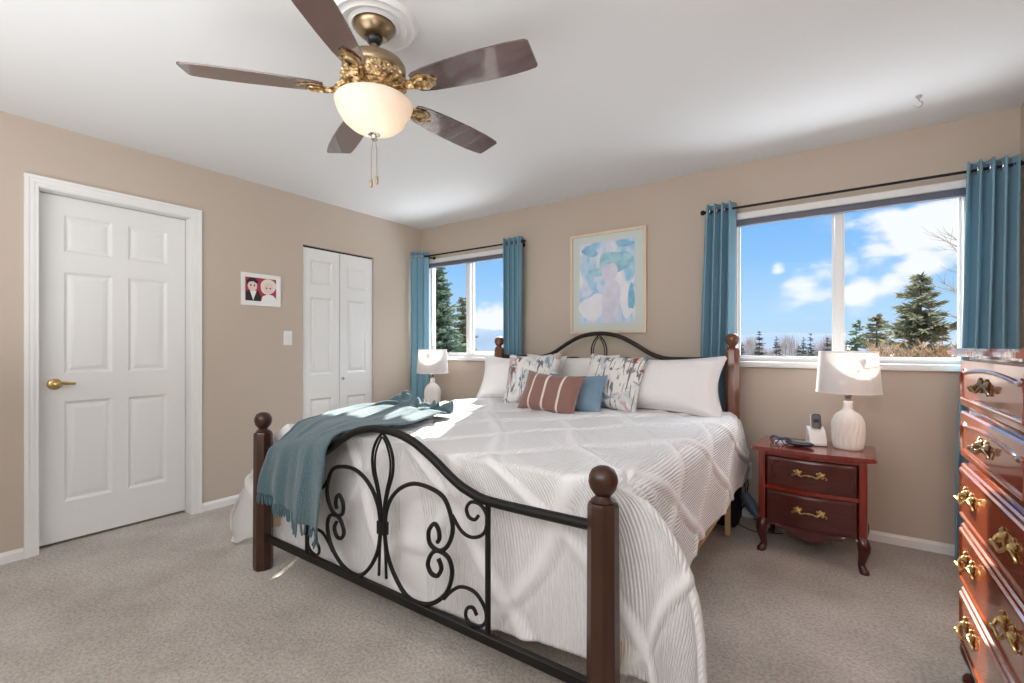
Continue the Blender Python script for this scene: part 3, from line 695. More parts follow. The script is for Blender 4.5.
def iron_panel(y, zmap, m, name):
    def P3(pts): return [(ol(x), y-BF, zmap(z)) for x, z in pts]
    def mir(pts): return [(2*C0-x, z) for x, z in pts]
    o = MB().tube(spline(P3(topc), 5), .0165, 14).build(name, m, bed)
    bigC = [(2.472, .383), (2.488, .352), (2.468, .318), (2.435, .319), (2.418, .351), (2.443, .398), (2.48, .412), (2.525, .397), (2.541, .343), (2.509, .263), (2.426, .199), (2.321, .186), (2.247, .234), (2.189, .322), (2.172, .423), (2.189, .519), (2.247, .595), (2.339, .639), (2.443, .636), (2.509, .606), (2.544, .519), (2.525, .45), (2.48, .414), (2.43, .427), (2.423, .474), (2.452, .508), (2.473, .491), (2.478, .46), (2.468, .443)]
    oU = [(2.541, .559), (2.587, .511), (2.639, .501), (2.69, .529), (2.702, .585), (2.676, .621), (2.632, .624), (2.61, .597), (2.62, .57), (2.647, .565), (2.664, .582)]
    oL = [(2.501, .242), (2.541, .284), (2.587, .312), (2.647, .311), (2.69, .274), (2.699, .232), (2.676, .202), (2.632, .193), (2.607, .212), (2.612, .242), (2.639, .254), (2.657, .233)]
    oval = [(2.163, .815), (2.198, .777), (2.221, .721), (2.219, .655), (2.194, .586), (2.175, .516), (2.168, .43), (2.176, .33), (2.181, .225)]
    ov2 = [(2.162, .80), (2.186, .765), (2.204, .715), (2.203, .655), (2.182, .586), (2.166, .516), (2.162, .43)]
    for f in (lambda p: p, mir):
        MB().tube(spline(P3(f(bigC)), 6), .0085, 8).build('scroll', m, o)
        MB().tube(spline(P3(f(oU)), 6), .0065, 8).build('scroll', m, o); MB().tube(spline(P3(f(oL)), 6), .0065, 8).build('scroll', m, o)
        MB().tube(spline(P3(f(oval)), 6), .006, 8).build('loop_rod', m, o); MB().tube(spline(P3(f(ov2)), 6), .0045, 8).build('loop_rod', m, o)
        xb = f([(2.706, 0)])[0][0]
        MB().tube(P3([(xb, .640), (xb, .4), (xb, .175)]), .010, 10).build('upright_bar', m, o)
    st = len(o.data.vertices)
    MB().box((ol(C0)-.026, y-BF-.012, zmap(.40)), (ol(C0)+.026, y-BF+.012, zmap(.455)), .004, 2).build('centre_band', m, o)
    MB().box((ol(BL)+.03, y-BF-.012, zmap(.150)), (ol(BR)-.03, y-BF+.012, zmap(.186)), .004, 1).build('bottom_rail', m, o)
    return o
iron_panel(BF, lambda z: z, M['iron'], 'footboard')
iron_panel(BH, lambda z: z+.44 if z < .64 else 1.08+(z-.64)*1.02, M['headiron'], 'headboard')
for x, s in ((BL-.005, -1), (BR+.008, 1)):
    MB().box((ol(x)-.012, .045, .20), (ol(x)+.012, BH-BF-.05, .275), .004, 1).build('side_rail', M['tan'], bed)
MB().box((ol(BR)+.0, BH-BF-.32, .02), (ol(BR)+.03, BH-BF-.29, .24), .003, 1).build('support_leg', M['tan'], bed)
mt = MB().box((BL+.03, -2.13, .20), (BR-.03, BH-.05, .69), .05, 3).build('mattress', M['pillow']); tag(mt, 'white king mattress under the quilted comforter', 'mattress')

# comforter
def comforter():
    hw = (BR-BL)/2+.0; cx = (BL+BR)/2; y_head = BH-.03; y_foot = -2.205
    Ls, Lf = .50, .555; rnd = .075
    a = np.linspace(-hw-Ls, hw+Ls, 300); bb = np.linspace(0, (y_head-y_foot)+Lf, 270)
    A, B = np.meshgrid(a, bb, indexing='ij'); ylen = y_head-y_foot
    inset = rnd*.55
    ex = np.maximum(0, np.abs(A)-(hw-inset)); ey = np.maximum(0, B-(ylen-inset)); sx = np.sign(A)
    ex = ex*np.where(sx > 0, .86, .84); ey = ey*(1.02+.12*(1-1/(1+np.exp(-(A-.45)*6)))); rho = np.sqrt(ex**2+ey**2); phi = np.arctan2(ey, ex+1e-9)
    q = np.minimum(rho/rnd, PI/2)
    hor = rnd*np.sin(q); drop = rnd*(1-np.cos(q))+np.maximum(0, rho-rnd*PI/2)
    grow = 1-np.exp(-np.maximum(0, rho-.04)/.13)
    corner = np.sin(2*phi)
    right = sx > 0
    sx_out = np.where(right, .045*np.cos(phi)+.20*np.sin(np.minimum(phi*1.5, PI))**1.0*(phi < PI/1.5), .045*np.cos(phi)+.42*corner*np.clip(rho/.62, 0, 1))
    sy_out = np.where(right, .0*np.sin(phi)-.02*corner, .055*corner)
    # folds in the side drops
    fold = .008*np.sin(B*9+.7*np.sin(B*3.1)+np.where(right, .5, 2.))*np.clip(ex/.3, 0, 1)*np.cos(phi)**2
    foldf = .006*np.sin(A*8+1.3*np.sin(A*2.2))*np.clip(ey/.3, 0, 1)*np.sin(phi)**2
    foldc = .022*np.sin(phi*7+.5)*np.clip((rho-.1)/.35, 0, 1)*np.clip(corner*1.4, 0, 1)
    X = cx+sx*(np.minimum(np.abs(A), hw-inset)+hor*np.cos(phi)+(sx_out)*grow+fold+foldc)
    Y = y_head-np.minimum(B, ylen-inset)-hor*np.sin(phi)*.40-(sy_out)*grow+foldf*1.0
    crown = .014*np.cos(np.clip(A/hw, -1, 1)*PI/2)*np.cos(np.clip((B-ylen*.5)/(ylen*.55), -1, 1)*PI/2)
    Z = .738+crown-drop*.985
    Z = np.maximum(Z, .012+.004*np.sin(A*40)**2)
    # keep cloth inside the footboard plane next to the iron work
    lim = np.where((X > BL-.07) & (X < BR+.09), BF+.046, BF-.10); Y = np.maximum(Y, lim)
    # billow: puffy undulation, quilting tucks
    wv = .006*np.sin(A*5.1+1.7*np.sin(B*2.3))*np.sin(B*4.3+.8)+.004*np.sin(A*11+B*7)
    sp_ = .37
    def band(u, wdt): 
        d = np.abs((u/sp_+.5) % 1-.5)*sp_; return np.exp(-(d/wdt)**2)
    wob = .022*np.sin(A*5+B*3)+.012*np.sin(B*11-A*4)
    t1 = band(A*.78+B*.62+wob, .024); t2 = band(A*.78-B*.62+.1+wob, .024)
    tuck = np.maximum(t1, t2); groove = np.maximum(band(A*.78+B*.62+wob-.036, .011), band(A*.78-B*.62+.1+wob-.036, .011))
    # pinched gather at the right foot corner
    gx, gy = 3.125, -2.07; d2 = np.sqrt((X-gx)**2+(Y-gy)**2); ang = np.arctan2(Y-gy, X-gx); near = Z > .55
    pinch = (-.03*np.exp(-(d2/.022)**2)+.010*np.cos(ang*7)*np.exp(-(d2/.13)**2)*(1-np.exp(-(d2/.03)**2)))*near
    P = np.stack([X, Y, Z], -1)
    du = np.gradient(P, axis=0); dv = np.gradient(P, axis=1); N = -np.cross(du, dv); N /= np.linalg.norm(N, axis=-1, keepdims=True)+1e-9
    N = np.where((N[..., 2:3] < -.2), -N, N)
    amp = 1.0
    P = P+N*((wv+(.010+.005*(B > ylen))*tuck-.005*groove)*amp+pinch)[..., None]
    lim = np.where((P[..., 0] > BL-.06) & (P[..., 0] < BR+.07), BF+.024, -9); P[..., 1] = np.maximum(P[..., 1], lim); P[..., 2] = np.maximum(P[..., 2], .006)
    uv = np.stack([A, B], -1)
    o = grid_mesh('comforter', P, M['quilt'], None, uv, .008, attr=('tuck', tuck))
    # move the rib direction along the length
    return tag(o, 'white quilted comforter with raised diamond tucks spread over the bed', 'comforter')
comforter()

# pillows
def pillow(name, w, h, t, m, loc, lean, yaw, label, roll=0, flange=0.0, seed=0, group=None, pinch=.17):
    n = 36; g = np.linspace(-1, 1, n); U, V = np.meshgrid(g, g, indexing='ij')
    fl = 1-flange; uu = np.clip(np.abs(U)/fl, 0, 1); vv = np.clip(np.abs(V)/fl, 0, 1)
    th = np.maximum(0, (1-uu**2.6)*(1-vv**2.6))**.52
    r_ = random.Random(seed); p1, p2, p3 = (r_.uniform(0, 6) for _ in range(3))
    wr = .09*np.sin(3.5*U+2.1*V+p1)*np.sin(2.7*V-1.5*U+p2)+.05*np.sin(8*U+p3+4*V)*np.abs(V)**2+.04*np.sin(7*V+p1-3*U)*np.abs(U)**2
    xx = w/2*U*(1-pinch*.55*(1-V**2)**1.2*(np.abs(U)**3)); zz = h/2*V*(1-pinch*(1-U**2)**1.2*(np.abs(V)**3))
    sag = .10*h*(1-V)*.5*np.abs(0*U)
    F = np.stack([xx, -t/2*th*(1+wr)-.001, zz+h/2-sag], -1); Bk = np.stack([xx, t/2*th*(1+.5*wr)+.001, zz+h/2-sag], -1)
    vs = np.concatenate([F.reshape(-1, 3), Bk.reshape(-1, 3)]); fs = []
    q = n*n
    for i in range(n-1):
        for k in range(n-1):
            fs.append((i*n+k, (i+1)*n+k, (i+1)*n+k+1, i*n+k+1)); fs.append((q+i*n+k, q+i*n+k+1, q+(i+1)*n+k+1, q+(i+1)*n+k))
    for i in range(n-1):
        fs += [(i*n, q+i*n, q+(i+1)*n, (i+1)*n), (i*n+n-1, (i+1)*n+n-1, q+(i+1)*n+n-1, q+i*n+n-1)]
        fs += [(i, i+1, q+i+1, q+i), ((n-1)*n+i, q+(n-1)*n+i, q+(n-1)*n+i+1, (n-1)*n+i+1)]
    me = bpy.data.meshes.new(name); me.from_pydata(vs.tolist(), [], fs); me.update(); me.materials.append(m)
    uvl = me.uv_layers.new(name='UVMap'); fl_ = np.concatenate([np.stack([(U+1)/2, (V+1)/2*h/w], -1).reshape(-1, 2)]*2)
    idx = np.empty(len(me.loops), dtype=np.int32); me.loops.foreach_get('vertex_index', idx); uvl.data.foreach_set('uv', fl_[idx].astype(np.float32).ravel())
    for p in me.polygons: p.use_smooth = True
    o = bpy.data.objects.new(name, me); COL.objects.link(o); o.location = loc
    o.rotation_euler = (Matrix.Rotation(R(yaw), 3, 'Z') @ Matrix.Rotation(-R(lean), 3, 'X') @ Matrix.Rotation(R(roll), 3, 'Y')).to_euler()
    return tag(o, label, 'pillow', group)
Zb = .736
pillow('pillow', .92, .40, .17, M['pillow'], (2.63, -.31, Zb-.015), 14, 1, 'plump white king pillow, its corner tip showing behind the right front pillow', seed=1, flange=.05)
pillow('pillow', .90, .40, .20, M['pillow'], (2.67, -.50, Zb-.01), 20, -2, 'white king pillow with flanged corners at the right end of the bed head', seed=2, flange=.06)
pillow('pillow', .84, .40, .17, M['cream'], (1.93, -.31, Zb-.012), 14, 0, 'cream pillow at the back, between the two floral cushions', seed=3, flange=.05)
pillow('pillow', .78, .40, .19, M['pillow'], (1.58, -.50, Zb-.01), 22, 4, 'white pillow at the left end of the bed head behind a floral cushion', seed=4, flange=.05)
pillow('floral_cushion', .44, .43, .15, M['floral'], (1.84, -.70, Zb-.005), 24, 8, 'square floral cushion left of the brown striped one', seed=5, roll=-3)
pillow('floral_cushion', .44, .43, .15, M['floral_b'], (2.42, -.66, Zb-.005), 26, -4, 'square floral cushion leaning against the right white king pillow', seed=6, roll=2)
pillow('blue_cushion', .43, .285, .13, M['bluecush'], (2.25, -.83, Zb-.008), 26, 2, 'plain dusty blue cushion tucked behind the brown striped cushion', seed=7)
pillow('striped_cushion', .47, .29, .13, M['striped'], (2.13, -.97, Zb-.003), 24, -6, 'brown lumbar cushion with three cream stripes in front of the pillows', seed=8, roll=3)

# throw
def throw():
    rows = [  # (left xyz, right xyz) from fringe up over the rail and across the bed
        ((1.285, -2.345, .450), (1.80, -2.352, .335)), ((1.30, -2.346, .52), (1.815, -2.352, .45)), ((1.345, -2.345, .60), (1.835, -2.350, .60)),
        ((1.37, -2.335, .665), (1.85, -2.342, .725)), ((1.38, -2.30, .69), (1.865, -2.30, .775)), ((1.37, -2.25, .718), (1.88, -2.24, .785)),
        ((1.31, -2.15, .755), (1.90, -2.12, .795)), ((1.22, -1.95, .765), (1.94, -1.95, .785)), ((1.13, -1.74, .768), (1.90, -1.76, .79)),
        ((1.12, -1.62, .768), (1.86, -1.68, .785)), ((1.16, -1.50, .762), (1.82, -1.60, .768)), ((1.22, -1.42, .752), (1.76, -1.52, .754))]
    Lp = spline([r_[0] for r_ in rows], 9); Rp = spline([r_[1] for r_ in rows], 9)
    nv = len(Lp); nu = 74; P = np.zeros((nu, nv, 3)); uv = np.zeros((nu, nv, 2))
    for i in range(nu):
        s = i/(nu-1)
        for k in range(nv):
            t = k/(nv-1); p = Lp[k].lerp(Rp[k], s)
            hang = max(0, 1-t/.33); bunch = max(0, (t-.62)/.38)
            f = math.sin(s*21+3.5*t+1.1*math.sin(s*6+2*t)); f2 = math.sin(s*43+5*t+1.3*math.sin(s*9)); f3 = math.sin(s*11-4*t+.7)
            p = p.copy()
            if t < .36:   # in front of the rail
                p.y += -.017*f*hang-.005*f2*hang-.008*f3*hang-.008
                p.x += .012*math.sin(s*21+1.2)*hang
            if t >= .30:
                w_ = min(1, (t-.30)/.12); b1 = bunch**.7*(1-.6*max(0, (t-.85)/.15))
                p.z += w_*((.010+.022*b1)*(.55+.6*f)+(.004+.012*b1)*f2+(.004+.018*b1)*abs(f3))
                p.x += w_*(.012+.03*b1)*math.cos(s*21+3.5*t); p.y += w_*(.004+.035*b1)*math.sin(s*15+2+4*t)
            P[i, k] = p; uv[i, k] = (s*.55, t*1.7)
    # the far end is rolled up over itself
    ext = 40; E2 = np.zeros((nu, ext, 3)); U2 = np.zeros((nu, ext, 2))
    for i in range(nu):
        s = i/(nu-1); b_ = Vector(P[i, -1]); d = (Vector(P[i, -1])-Vector(P[i, -6])); d.z = 0; d.normalize(); side = Vector((-d.y, d.x, 0))
        r0 = .032+.007*math.sin(s*6+1)+.006*math.sin(s*13)
        for k in range(ext):
            q = (k+1)/ext; a = q*PI*3.4; r_ = r0*(1-.62*q)
            E2[i, k] = b_+d*(r_*math.sin(a)+.012*math.sin(s*9))+Vector((0, 0, r0-r_*math.cos(a)+.004*math.sin(s*23+a)))+side*(.03*math.sin(q*2.2+s*4)-.02*q)
            U2[i, k] = (s*.55, 1.7+q*.4)
    P = np.concatenate([P, E2], 1); uv = np.concatenate([uv, U2], 1)
    o = grid_mesh('throw_blanket', P, M['throw'], None, uv, .009)
    tag(o, 'teal knitted throw draped over the left of the footboard with a fringed end', 'throw blanket')
    n = 42
    for j in range(n):
        i = j/(n-1)*(nu-1); i0 = min(int(i), nu-2); p = Vector(P[i0, 0]).lerp(Vector(P[i0+1, 0]), i-i0)
        L_ = .055+random.uniform(-.008, .012); dx = random.uniform(-.010, .010); dy = random.uniform(-.006, .003)
        MB().tube(spline([p+Vector((0, 0, .006)), p+Vector((dx*.3, dy*.5, -L_*.35)), p+Vector((dx, dy, -L_))], 3), [.0035, .0045, .004, .0045, .005, .0045, .003], 6).build('tassel', M['fringe'], o)
throw()

# ------------------------------------------------------------------ bail handles, nightstands, chest
def bail(par, c, L_, m, normal, s=1.0, name='handle'):
    """ornate bail pull; normal '-Y' or '-X'"""
    h = MB()
    for sg in (-1, 1):
        x = sg*L_/2
        h.lathe([(0, -.012*s), (.006*s, -.011*s), (.009*s, -.006*s), (.014*s, -.003*s), (.014*s, 0)], (x, 0, 0), 12, 'Y', flute=lambda a, z: 1+.22*math.cos(5*a))
        for a in (.6, 1.7, 2.6, 3.9, 5.2):
            h.sphere((x+.016*s*math.cos(a)*1.15, -.002*s, .015*s*math.sin(a)), (.007*s, .003*s, .0065*s), 8, 6)
        h.tube(spline([(x, -.010*s, 0), (x+sg*.022*s, -.008*s, -.006*s), (x+sg*.030*s, -.004*s, -.016*s), (x+sg*.022*s, -.004*s, -.019*s)], 3), .003*s, 6)
    h.tube(spline([(-L_/2, -.012*s, 0), (-L_*.36, -.02*s, -.014*s), (-L_*.2, -.024*s, -.006*s), (0, -.026*s, -.004*s), (L_*.2, -.024*s, -.006*s), (L_*.36, -.02*s, -.014*s), (L_/2, -.012*s, 0)], 4), .0038*s, 8)
    h.sphere((0, -.026*s, -.004*s), (.010*s, .006*s, .006*s), 10, 8)
    X = Matrix.Translation(c)
    if normal == '-X': X = X @ Matrix.Rotation(R(-90), 4, 'Z')
    h.xf(X); return h.build(name, m, par)
def cabriole(x, y, h, sx, sy, s=1.0):
    """curved leg: knee out at the top, tapering, scrolled foot"""
    st = [(h*1.06, -.006, .020), (h*.9, .006, .028), (h*.72, .013, .028), (h*.45, .004, .021), (h*.25, -.004, .017), (h*.12, .004, .019), (h*.04, .014, .023), (0, .014, .021)]
    st = [(z, o*s, r_*s) for z, o, r_ in st]
    pts = spline([(x+sx*o*.7, y+sy*o*.7, z) for z, o, r_ in st], 3); rr = [v.x for v in spline([(r_, 0, 0) for z, o, r_ in st], 3)]
    return MB().tube(pts, rr, 10)
def serp(w, d, bow, n=24, over=0.0):
    """top outline with serpentine front (y negative is front)"""
    pts = [(w/2, d/2), (-w/2, d/2)]
    pts += [(-w/2-.004, -d/2+.08), (-w/2+.002, -d/2+.05), (-w/2-.006, -d/2+.025), (-w/2+.004, -d/2+.004)]
    for k in range(n+1):
        u = -1+2*k/n; pts.append((u*(w/2-.03), -d/2-bow*(.5+.5*math.cos(u*PI))))
    pts += [(w/2-.004, -d/2+.004), (w/2+.006, -d/2+.025), (w/2-.002, -d/2+.05), (w/2+.004, -d/2+.08)]
    return pts
def nightstand(loc, rz, label):
    t = thing('nightstand', loc, label, 'nightstand', None, rz)
    w, d, zb, zt = .50, .36, .145, .575; bow = .022
    ft = lambda u: -d/2-bow*(.5+.5*math.cos(u*PI))      # front y at u in -1..1
    tp = MB()
    def layer(o, z0, z1): tp.prism([(x*(1+o/.27), y*(1+o/.2)) for x, y in serp(w+.04, d+.03, bow+.004)], z1-z0, 'Z', z0)
    layer(.0, zt, zt+.006); layer(.012, zt+.006, zt+.019); layer(.004, zt+.019, zt+.025)
    tp.build('tabletop', M['cherry'], t, smooth=25)
    cs = MB(); cs.box((-w/2, -d/2+.004, zb), (-w/2+.035, d/2, zt), .005, 2).box((w/2-.035, -d/2+.004, zb), (w/2, d/2, zt), .005, 2).box((-w/2+.01, d/2-.015, zb), (w/2-.01, d/2, zt)).box((-w/2+.02, -d/2+.02, zb+.01), (w/2-.02, d/2-.01, zb+.03))
    cs.prism([(u*(w/2-.03), ft(u)+.008) for u in np.linspace(-1, 1, 15)]+[(w/2-.03, -d/2+.05), (-w/2+.03, -d/2+.05)], .022, 'Z', .362)
    cs.prism([(u*(w/2-.03), ft(u)+.008) for u in np.linspace(-1, 1, 15)]+[(w/2-.03, -d/2+.05), (-w/2+.03, -d/2+.05)], .020, 'Z', zt-.02)
    cs.build('carcass', M['cherry'], t, smooth=30)
    # side skirt scallops
    for z0, z1, top in ((.385, .553, True), (.17, .36, False)):
        dr = MB(); iw = w/2-.042
        n = 22; vs = []; fs = []
        def ring(ins, dy):
            us = [k/n*2-1 for k in range(n+1)]
            return [(u*(iw-ins), ft(u)+dy, z0+ins) for u in us]+[(u*(iw-ins), ft(u)+dy, z1-ins) for u in us[::-1]]
        rings = [ring(0, .03), ring(0, .004), ring(.004, -.001), ring(.012, -.002), ring(.016, -.004), ring(.02, -.004)]
        m_ = len(rings[0])
        for r_ in rings: vs += r_
        for r_ in range(len(rings)-1):
            for k in range(m_): fs.append((r_*m_+k, r_*m_+(k+1) % m_, r_*m_+m_+(k+1) % m_, r_*m_+m_+k))
        e = (len(rings)-1)*m_
        for k in range(n): fs.append((e+k, e+k+1, e+m_-2-k, e+m_-1-k))
        dr.add(vs, fs)
        if top:
            for sg in (-1, 1):
                path = [(sg*(iw-.055+.03*math.cos(a)), 0, z1-.075+.045*math.sin(a)) for a in np.linspace(-1.2, 1.9, 12)]
                dr.tube([(x, ft(x/iw)-.003, z) for x, _, z in path], .004, 6)
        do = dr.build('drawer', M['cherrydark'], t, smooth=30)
        bail(do, (0, ft(0)-.004, (z0+z1)/2+.012), .105, M['brass'], '-Y', .95)
    # apron
    am = MB(); n = 48; vs = []; fs = []
    for k in range(n+1):
        u = -1+2*k/n; x = u*(w/2-.03); au = abs(u)
        zl = .150-.040*(.5+.5*math.cos(min(1, au/.62)*PI))-(.012*math.sin((au-.62)/.38*PI) if au > .62 else 0)*-1
        y = ft(u)+.004; vs += [(x, y, .172), (x, y-.004, zl+.006), (x, y, zl), (x, y+.016, zl), (x, y+.016, .172)]
    for k in range(n):
        for q in range(5): fs.append((k*5+q, k*5+5+q, k*5+5+(q+1) % 5, k*5+(q+1) % 5))
    fs += [(0, 1, 2, 3, 4), tuple(n*5+q for q in range(5))]; am.add(vs, fs)
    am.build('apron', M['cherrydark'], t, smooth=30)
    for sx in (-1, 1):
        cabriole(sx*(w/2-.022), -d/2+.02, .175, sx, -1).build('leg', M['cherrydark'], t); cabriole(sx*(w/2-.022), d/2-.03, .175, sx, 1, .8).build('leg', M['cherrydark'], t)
    for sx in (-1, 1):
        sd = MB(); sd.prism([(-d/2+.02, .20), (-d/2+.05, .165), (0, .15), (d/2-.05, .165), (d/2-.02, .20)], .015, 'X', sx*(w/2-.016)-.0075); sd.build('side_apron', M['cherry'], t, smooth=0)
    return t
NS = (3.578, -.375, 0); NZ = .60
nightstand(NS, R(-3), 'cherry two drawer nightstand with brass pulls right of the bed')
nightstand((.62, -.33, 0), 0, 'cherry nightstand mostly hidden behind the left side of the bed')

def lamp(loc, rz, label):
    t = thing('table_lamp', loc, label, 'lamp', None, rz)
    fl = lambda a, z: 1+(.055*math.cos(19*a+2.2*math.sin(z*30)) if .012 < z < .20 else 0)*min(1, max(0, (z-.012)/.03))*min(1, max(0, (.20-z)/.06))
    prof = [(0, 0), (.064, 0), (.069, .006), (.072, .02)]+[(.072+.004*math.sin((z-.02)/.16*PI), z) for z in np.linspace(.03, .15, 12)]+[(.070, .165), (.064, .182), (.052, .198), (.038, .208), (.028, .216), (.024, .226), (.022, .25), (.023, .262), (.019, .266), (0, .266)]
    MB().lathe(prof, n=88, flute=fl).build('ceramic_base', M['ceramic'], t, smooth=60)
    MB().lathe([(0, .264), (.013, .264), (.013, .285), (.017, .29), (.017, .325), (.012, .33), (0, .33)], n=16).build('lamp_socket', M['chrome'], t)
    MB().sphere((0, 0, .375), (.028, .028, .042)).build('bulb', M['plastic'], t)
    hp = MB()
    for s in (-1, 1): hp.tube(spline([(s*.014, 0, .325), (s*.045, 0, .36), (s*.052, 0, .42), (s*.036, 0, .50), (0, 0, .535)], 4), .0022, 6)
    hp.build('harp', M['chrome'], t)
    MB().lathe([(.002, .53), (.006, .535), (.004, .545), (.014, .555), (.016, .565), (.010, .577), (0, .58)], n=14).build('lamp_finial', M['chrome'], t)
    r0, r1, z0, z1 = .152, .137, .315, .545; n = 56
    sh = MB().lathe([(r0, z0), (r1, z1), (r1-.002, z1), (r0-.002, z0), (r0, z0)], n=n, cap=False)
    so = sh.build('lamp_shade', M['shade'], t)
    MB().lathe([(r0+.001, z0-.001), (r0+.001, z0+.006), (r0-.003, z0+.006), (r0-.003, z0-.001), (r0+.001, z0-.001)], n=n, cap=False).lathe([(r1+.001, z1-.006), (r1+.001, z1+.001), (r1-.003, z1+.001), (r1-.003, z1-.006), (r1+.001, z1-.006)], n=n, cap=False).build('shade_trim', M['white'], so)
    spd = MB()
    for k in range(3):
        a = 2*PI*k/3+.4; spd.tube([(0, 0, .532), (.9*r1*math.cos(a), .9*r1*math.sin(a), .536), (r1*math.cos(a), r1*math.sin(a), .54)], .0022, 6)
    spd.build('shade_spider', M['chrome'], so)
    return t
lamp((3.742, -.34, NZ), .3, 'white ribbed ceramic lamp with drum shade on the right nightstand')
lamp((.47, -.30, NZ), 0, 'white ceramic lamp in the far corner beyond the left side of the bed')

ph = thing('cordless_phone', (3.592, -.33, NZ), 'white cordless phone standing in its charging cradle beside the lamp', 'phone', rz=R(16))
c = MB(); c.box((-.045, -.045, 0), (.045, .045, .028), .010, 3)
c.prism([(-.043, .02), (.042, .02), (.040, .085), (.030, .105), (-.012, .085), (-.036, .04)], .085, 'X', -.0425)
c.build('cradle', M['plastic'], ph)
c = MB(); c.box((-.045, -.045, 0), (.045, .045, .004), .001, 1); c.build('cradle_foot', M['grey'], ph)
rot = Matrix.Rotation(R(-14), 3, 'X')
hs = MB().box((-.027, -.014, .02), (.027, .014, .182), .013, 3); hs.xf(Matrix.Translation((0, -.02, 0)) @ rot.to_4x4()); hs.build('handset', M['plastic'], ph)
hs = MB().box((-.0235, -.0175, .095), (.0235, -.010, .180), .012, 3); hs.xf(Matrix.Translation((0, -.02, 0)) @ rot.to_4x4()); ho = hs.build('keypad_face', M['grey'], ph); ho['label'] = 'dark grey handset face'
hs = MB().box((-.015, -.0185, .130), (.015, -.0165, .150), .001, 1); hs.xf(Matrix.Translation((0, -.02, 0)) @ rot.to_4x4()); hs.build('screen', M['darkplastic'], ho)
hs = MB()
for i in range(3):
    for k in range(4): hs.box((-.016+i*.012, -.0160, .052+k*.012), (-.008+i*.012, -.0135, .060+k*.012), .001, 1)
hs.xf(Matrix.Translation((0, -.02, 0)) @ rot.to_4x4()); hs.build('keys', M['plastic'], ph)
gl = thing('glasses_case', (3.515, -.43, NZ), 'dark glasses case lying on the nightstand in front of the phone', 'glasses case', rz=R(-12))
g = MB(); g.sphere((0, 0, .017), (.075, .030, .017), 20, 10); g.build('case_body', M['darkplastic'], gl)
MB().tube(spline([(-.07, -.006, .02), (-.03, -.029, .019), (.03, -.029, .019), (.07, -.006, .02)], 5), .0025, 6).build('case_seam', M['grey'], gl)
sg = thing('eyeglasses', (3.42, -.41, NZ), 'navy framed glasses folded at the left edge of the nightstand top', 'glasses', rz=R(-30))
for s in (-1, 1):
    MB().tube(spline([(s*.036+.026*math.cos(a), -.004, .022+.019*math.sin(a)) for a in np.linspace(0, 2*PI, 13)[:-1]], 3, True), .003, 6, True).build('rim', M['navy'], sg)
    MB().lathe([(0, -.001), (.025, -.001), (.025, .001), (0, .001)], (s*.036, -.004, .022), 20, 'Y').build('lens', M['glass'], sg)
    MB().tube(spline([(s*.062, 0, .028), (s*.06, .03, .028), (-s*.02, .05+.006*s, .02), (-s*.05, .055+.006*s, .008)], 4), .003, 6).build('temple', M['navy'], sg)
MB().tube([(-.011, -.004, .026), (0, -.006, .030), (.011, -.004, .026)], .003, 6).build('bridge', M['navy'], sg)
MB().box((3.385, -.40, NZ), (3.455, -.33, NZ+.006), .002, 1).build('folded_cloth', M['plastic']); tag(bpy.data.objects['folded_cloth'], 'small white cloth folded under the navy glasses on the nightstand', 'cloth')

# things between bed and nightstand
bag = MB(); bag.box((3.02, -.30, 0), (3.165, -.06, .27), .03, 3)
bo = bag.build('black_bag', M['black']); tag(bo, 'black bag on the carpet behind the bed leg', 'bag')
dr = thing('hair_dryer', (3.235, -.14, .115), 'blue grey hair dryer nozzle poking out beside the nightstand', 'hair dryer')
MB().lathe([(0, -.10), (.03, -.095), (.036, -.07), (.036, .0), (.030, .05), (.033, .052), (.033, .075), (.028, .075), (0, .07)], n=20).xf(Matrix.Rotation(R(140), 4, 'Y') @ Matrix.Rotation(R(15), 4, 'X')).build('barrel', M['hair'], dr)
cd = thing('power_cord', (3.178, -.012, .30), 'black power cords plugged into the outlet beside the nightstand', 'cord')
MB().box((-.014, -.03, -.035), (.014, 0, -.0), .004, 2).build('plug', M['black'], cd)
MB().tube(spline([(-.004, -.025, -.03), (0, -.03, -.10), (.005, -.03, -.18), (-.03, -.06, -.26), (-.06, -.14, -.293), (.02, -.22, -.296), (.1, -.26, -.296), (.24, -.2, -.296)], 6), .003, 6).build('cable', M['black'], cd)
MB().tube(spline([(.006, -.02, -.03), (.018, -.02, -.07), (.01, -.02, -.14), (.045, -.03, -.2), (.06, -.06, -.293)], 6), .003, 6).build('cable', M['black'], cd)

# tall chest of drawers against the right wall
ch = thing('chest_of_drawers', (4.056, -1.67, 0), 'tall glossy cherry chest of drawers with ornate pulls at the right wall', 'chest of drawers')
CW = .37; CD = .404
cs = MB(); cs.box((.012, -CW, .13), (CD, CW, 1.137), .006, 2); cs.build('carcass', M['chest'], ch)
def chest_top(o, z0, z1, mb):
    yy = [k/40*2-1 for k in range(41)]
    pts = [(-.018-o-.010*math.cos(u*PI*2)*(abs(u) < 1), u*(CW+.02+o)) for u in yy]+[(CD+.02, CW+.02+o), (CD+.02, -CW-.02-o)]
    mb.prism(pts, z1-z0, 'Z', z0)
tp = MB(); chest_top(.0, 1.137, 1.145, tp); chest_top(.014, 1.145, 1.159, tp); chest_top(.006, 1.159, 1.166, tp); tp.build('chest_top', M['chest'], ch, smooth=25)
rows = [(.966, 1.13, 'arch'), (.789, .948, 'arch'), (.572, .765, 'flat'), (.350, .555, 'flat'), (.135, .332, 'flat')]
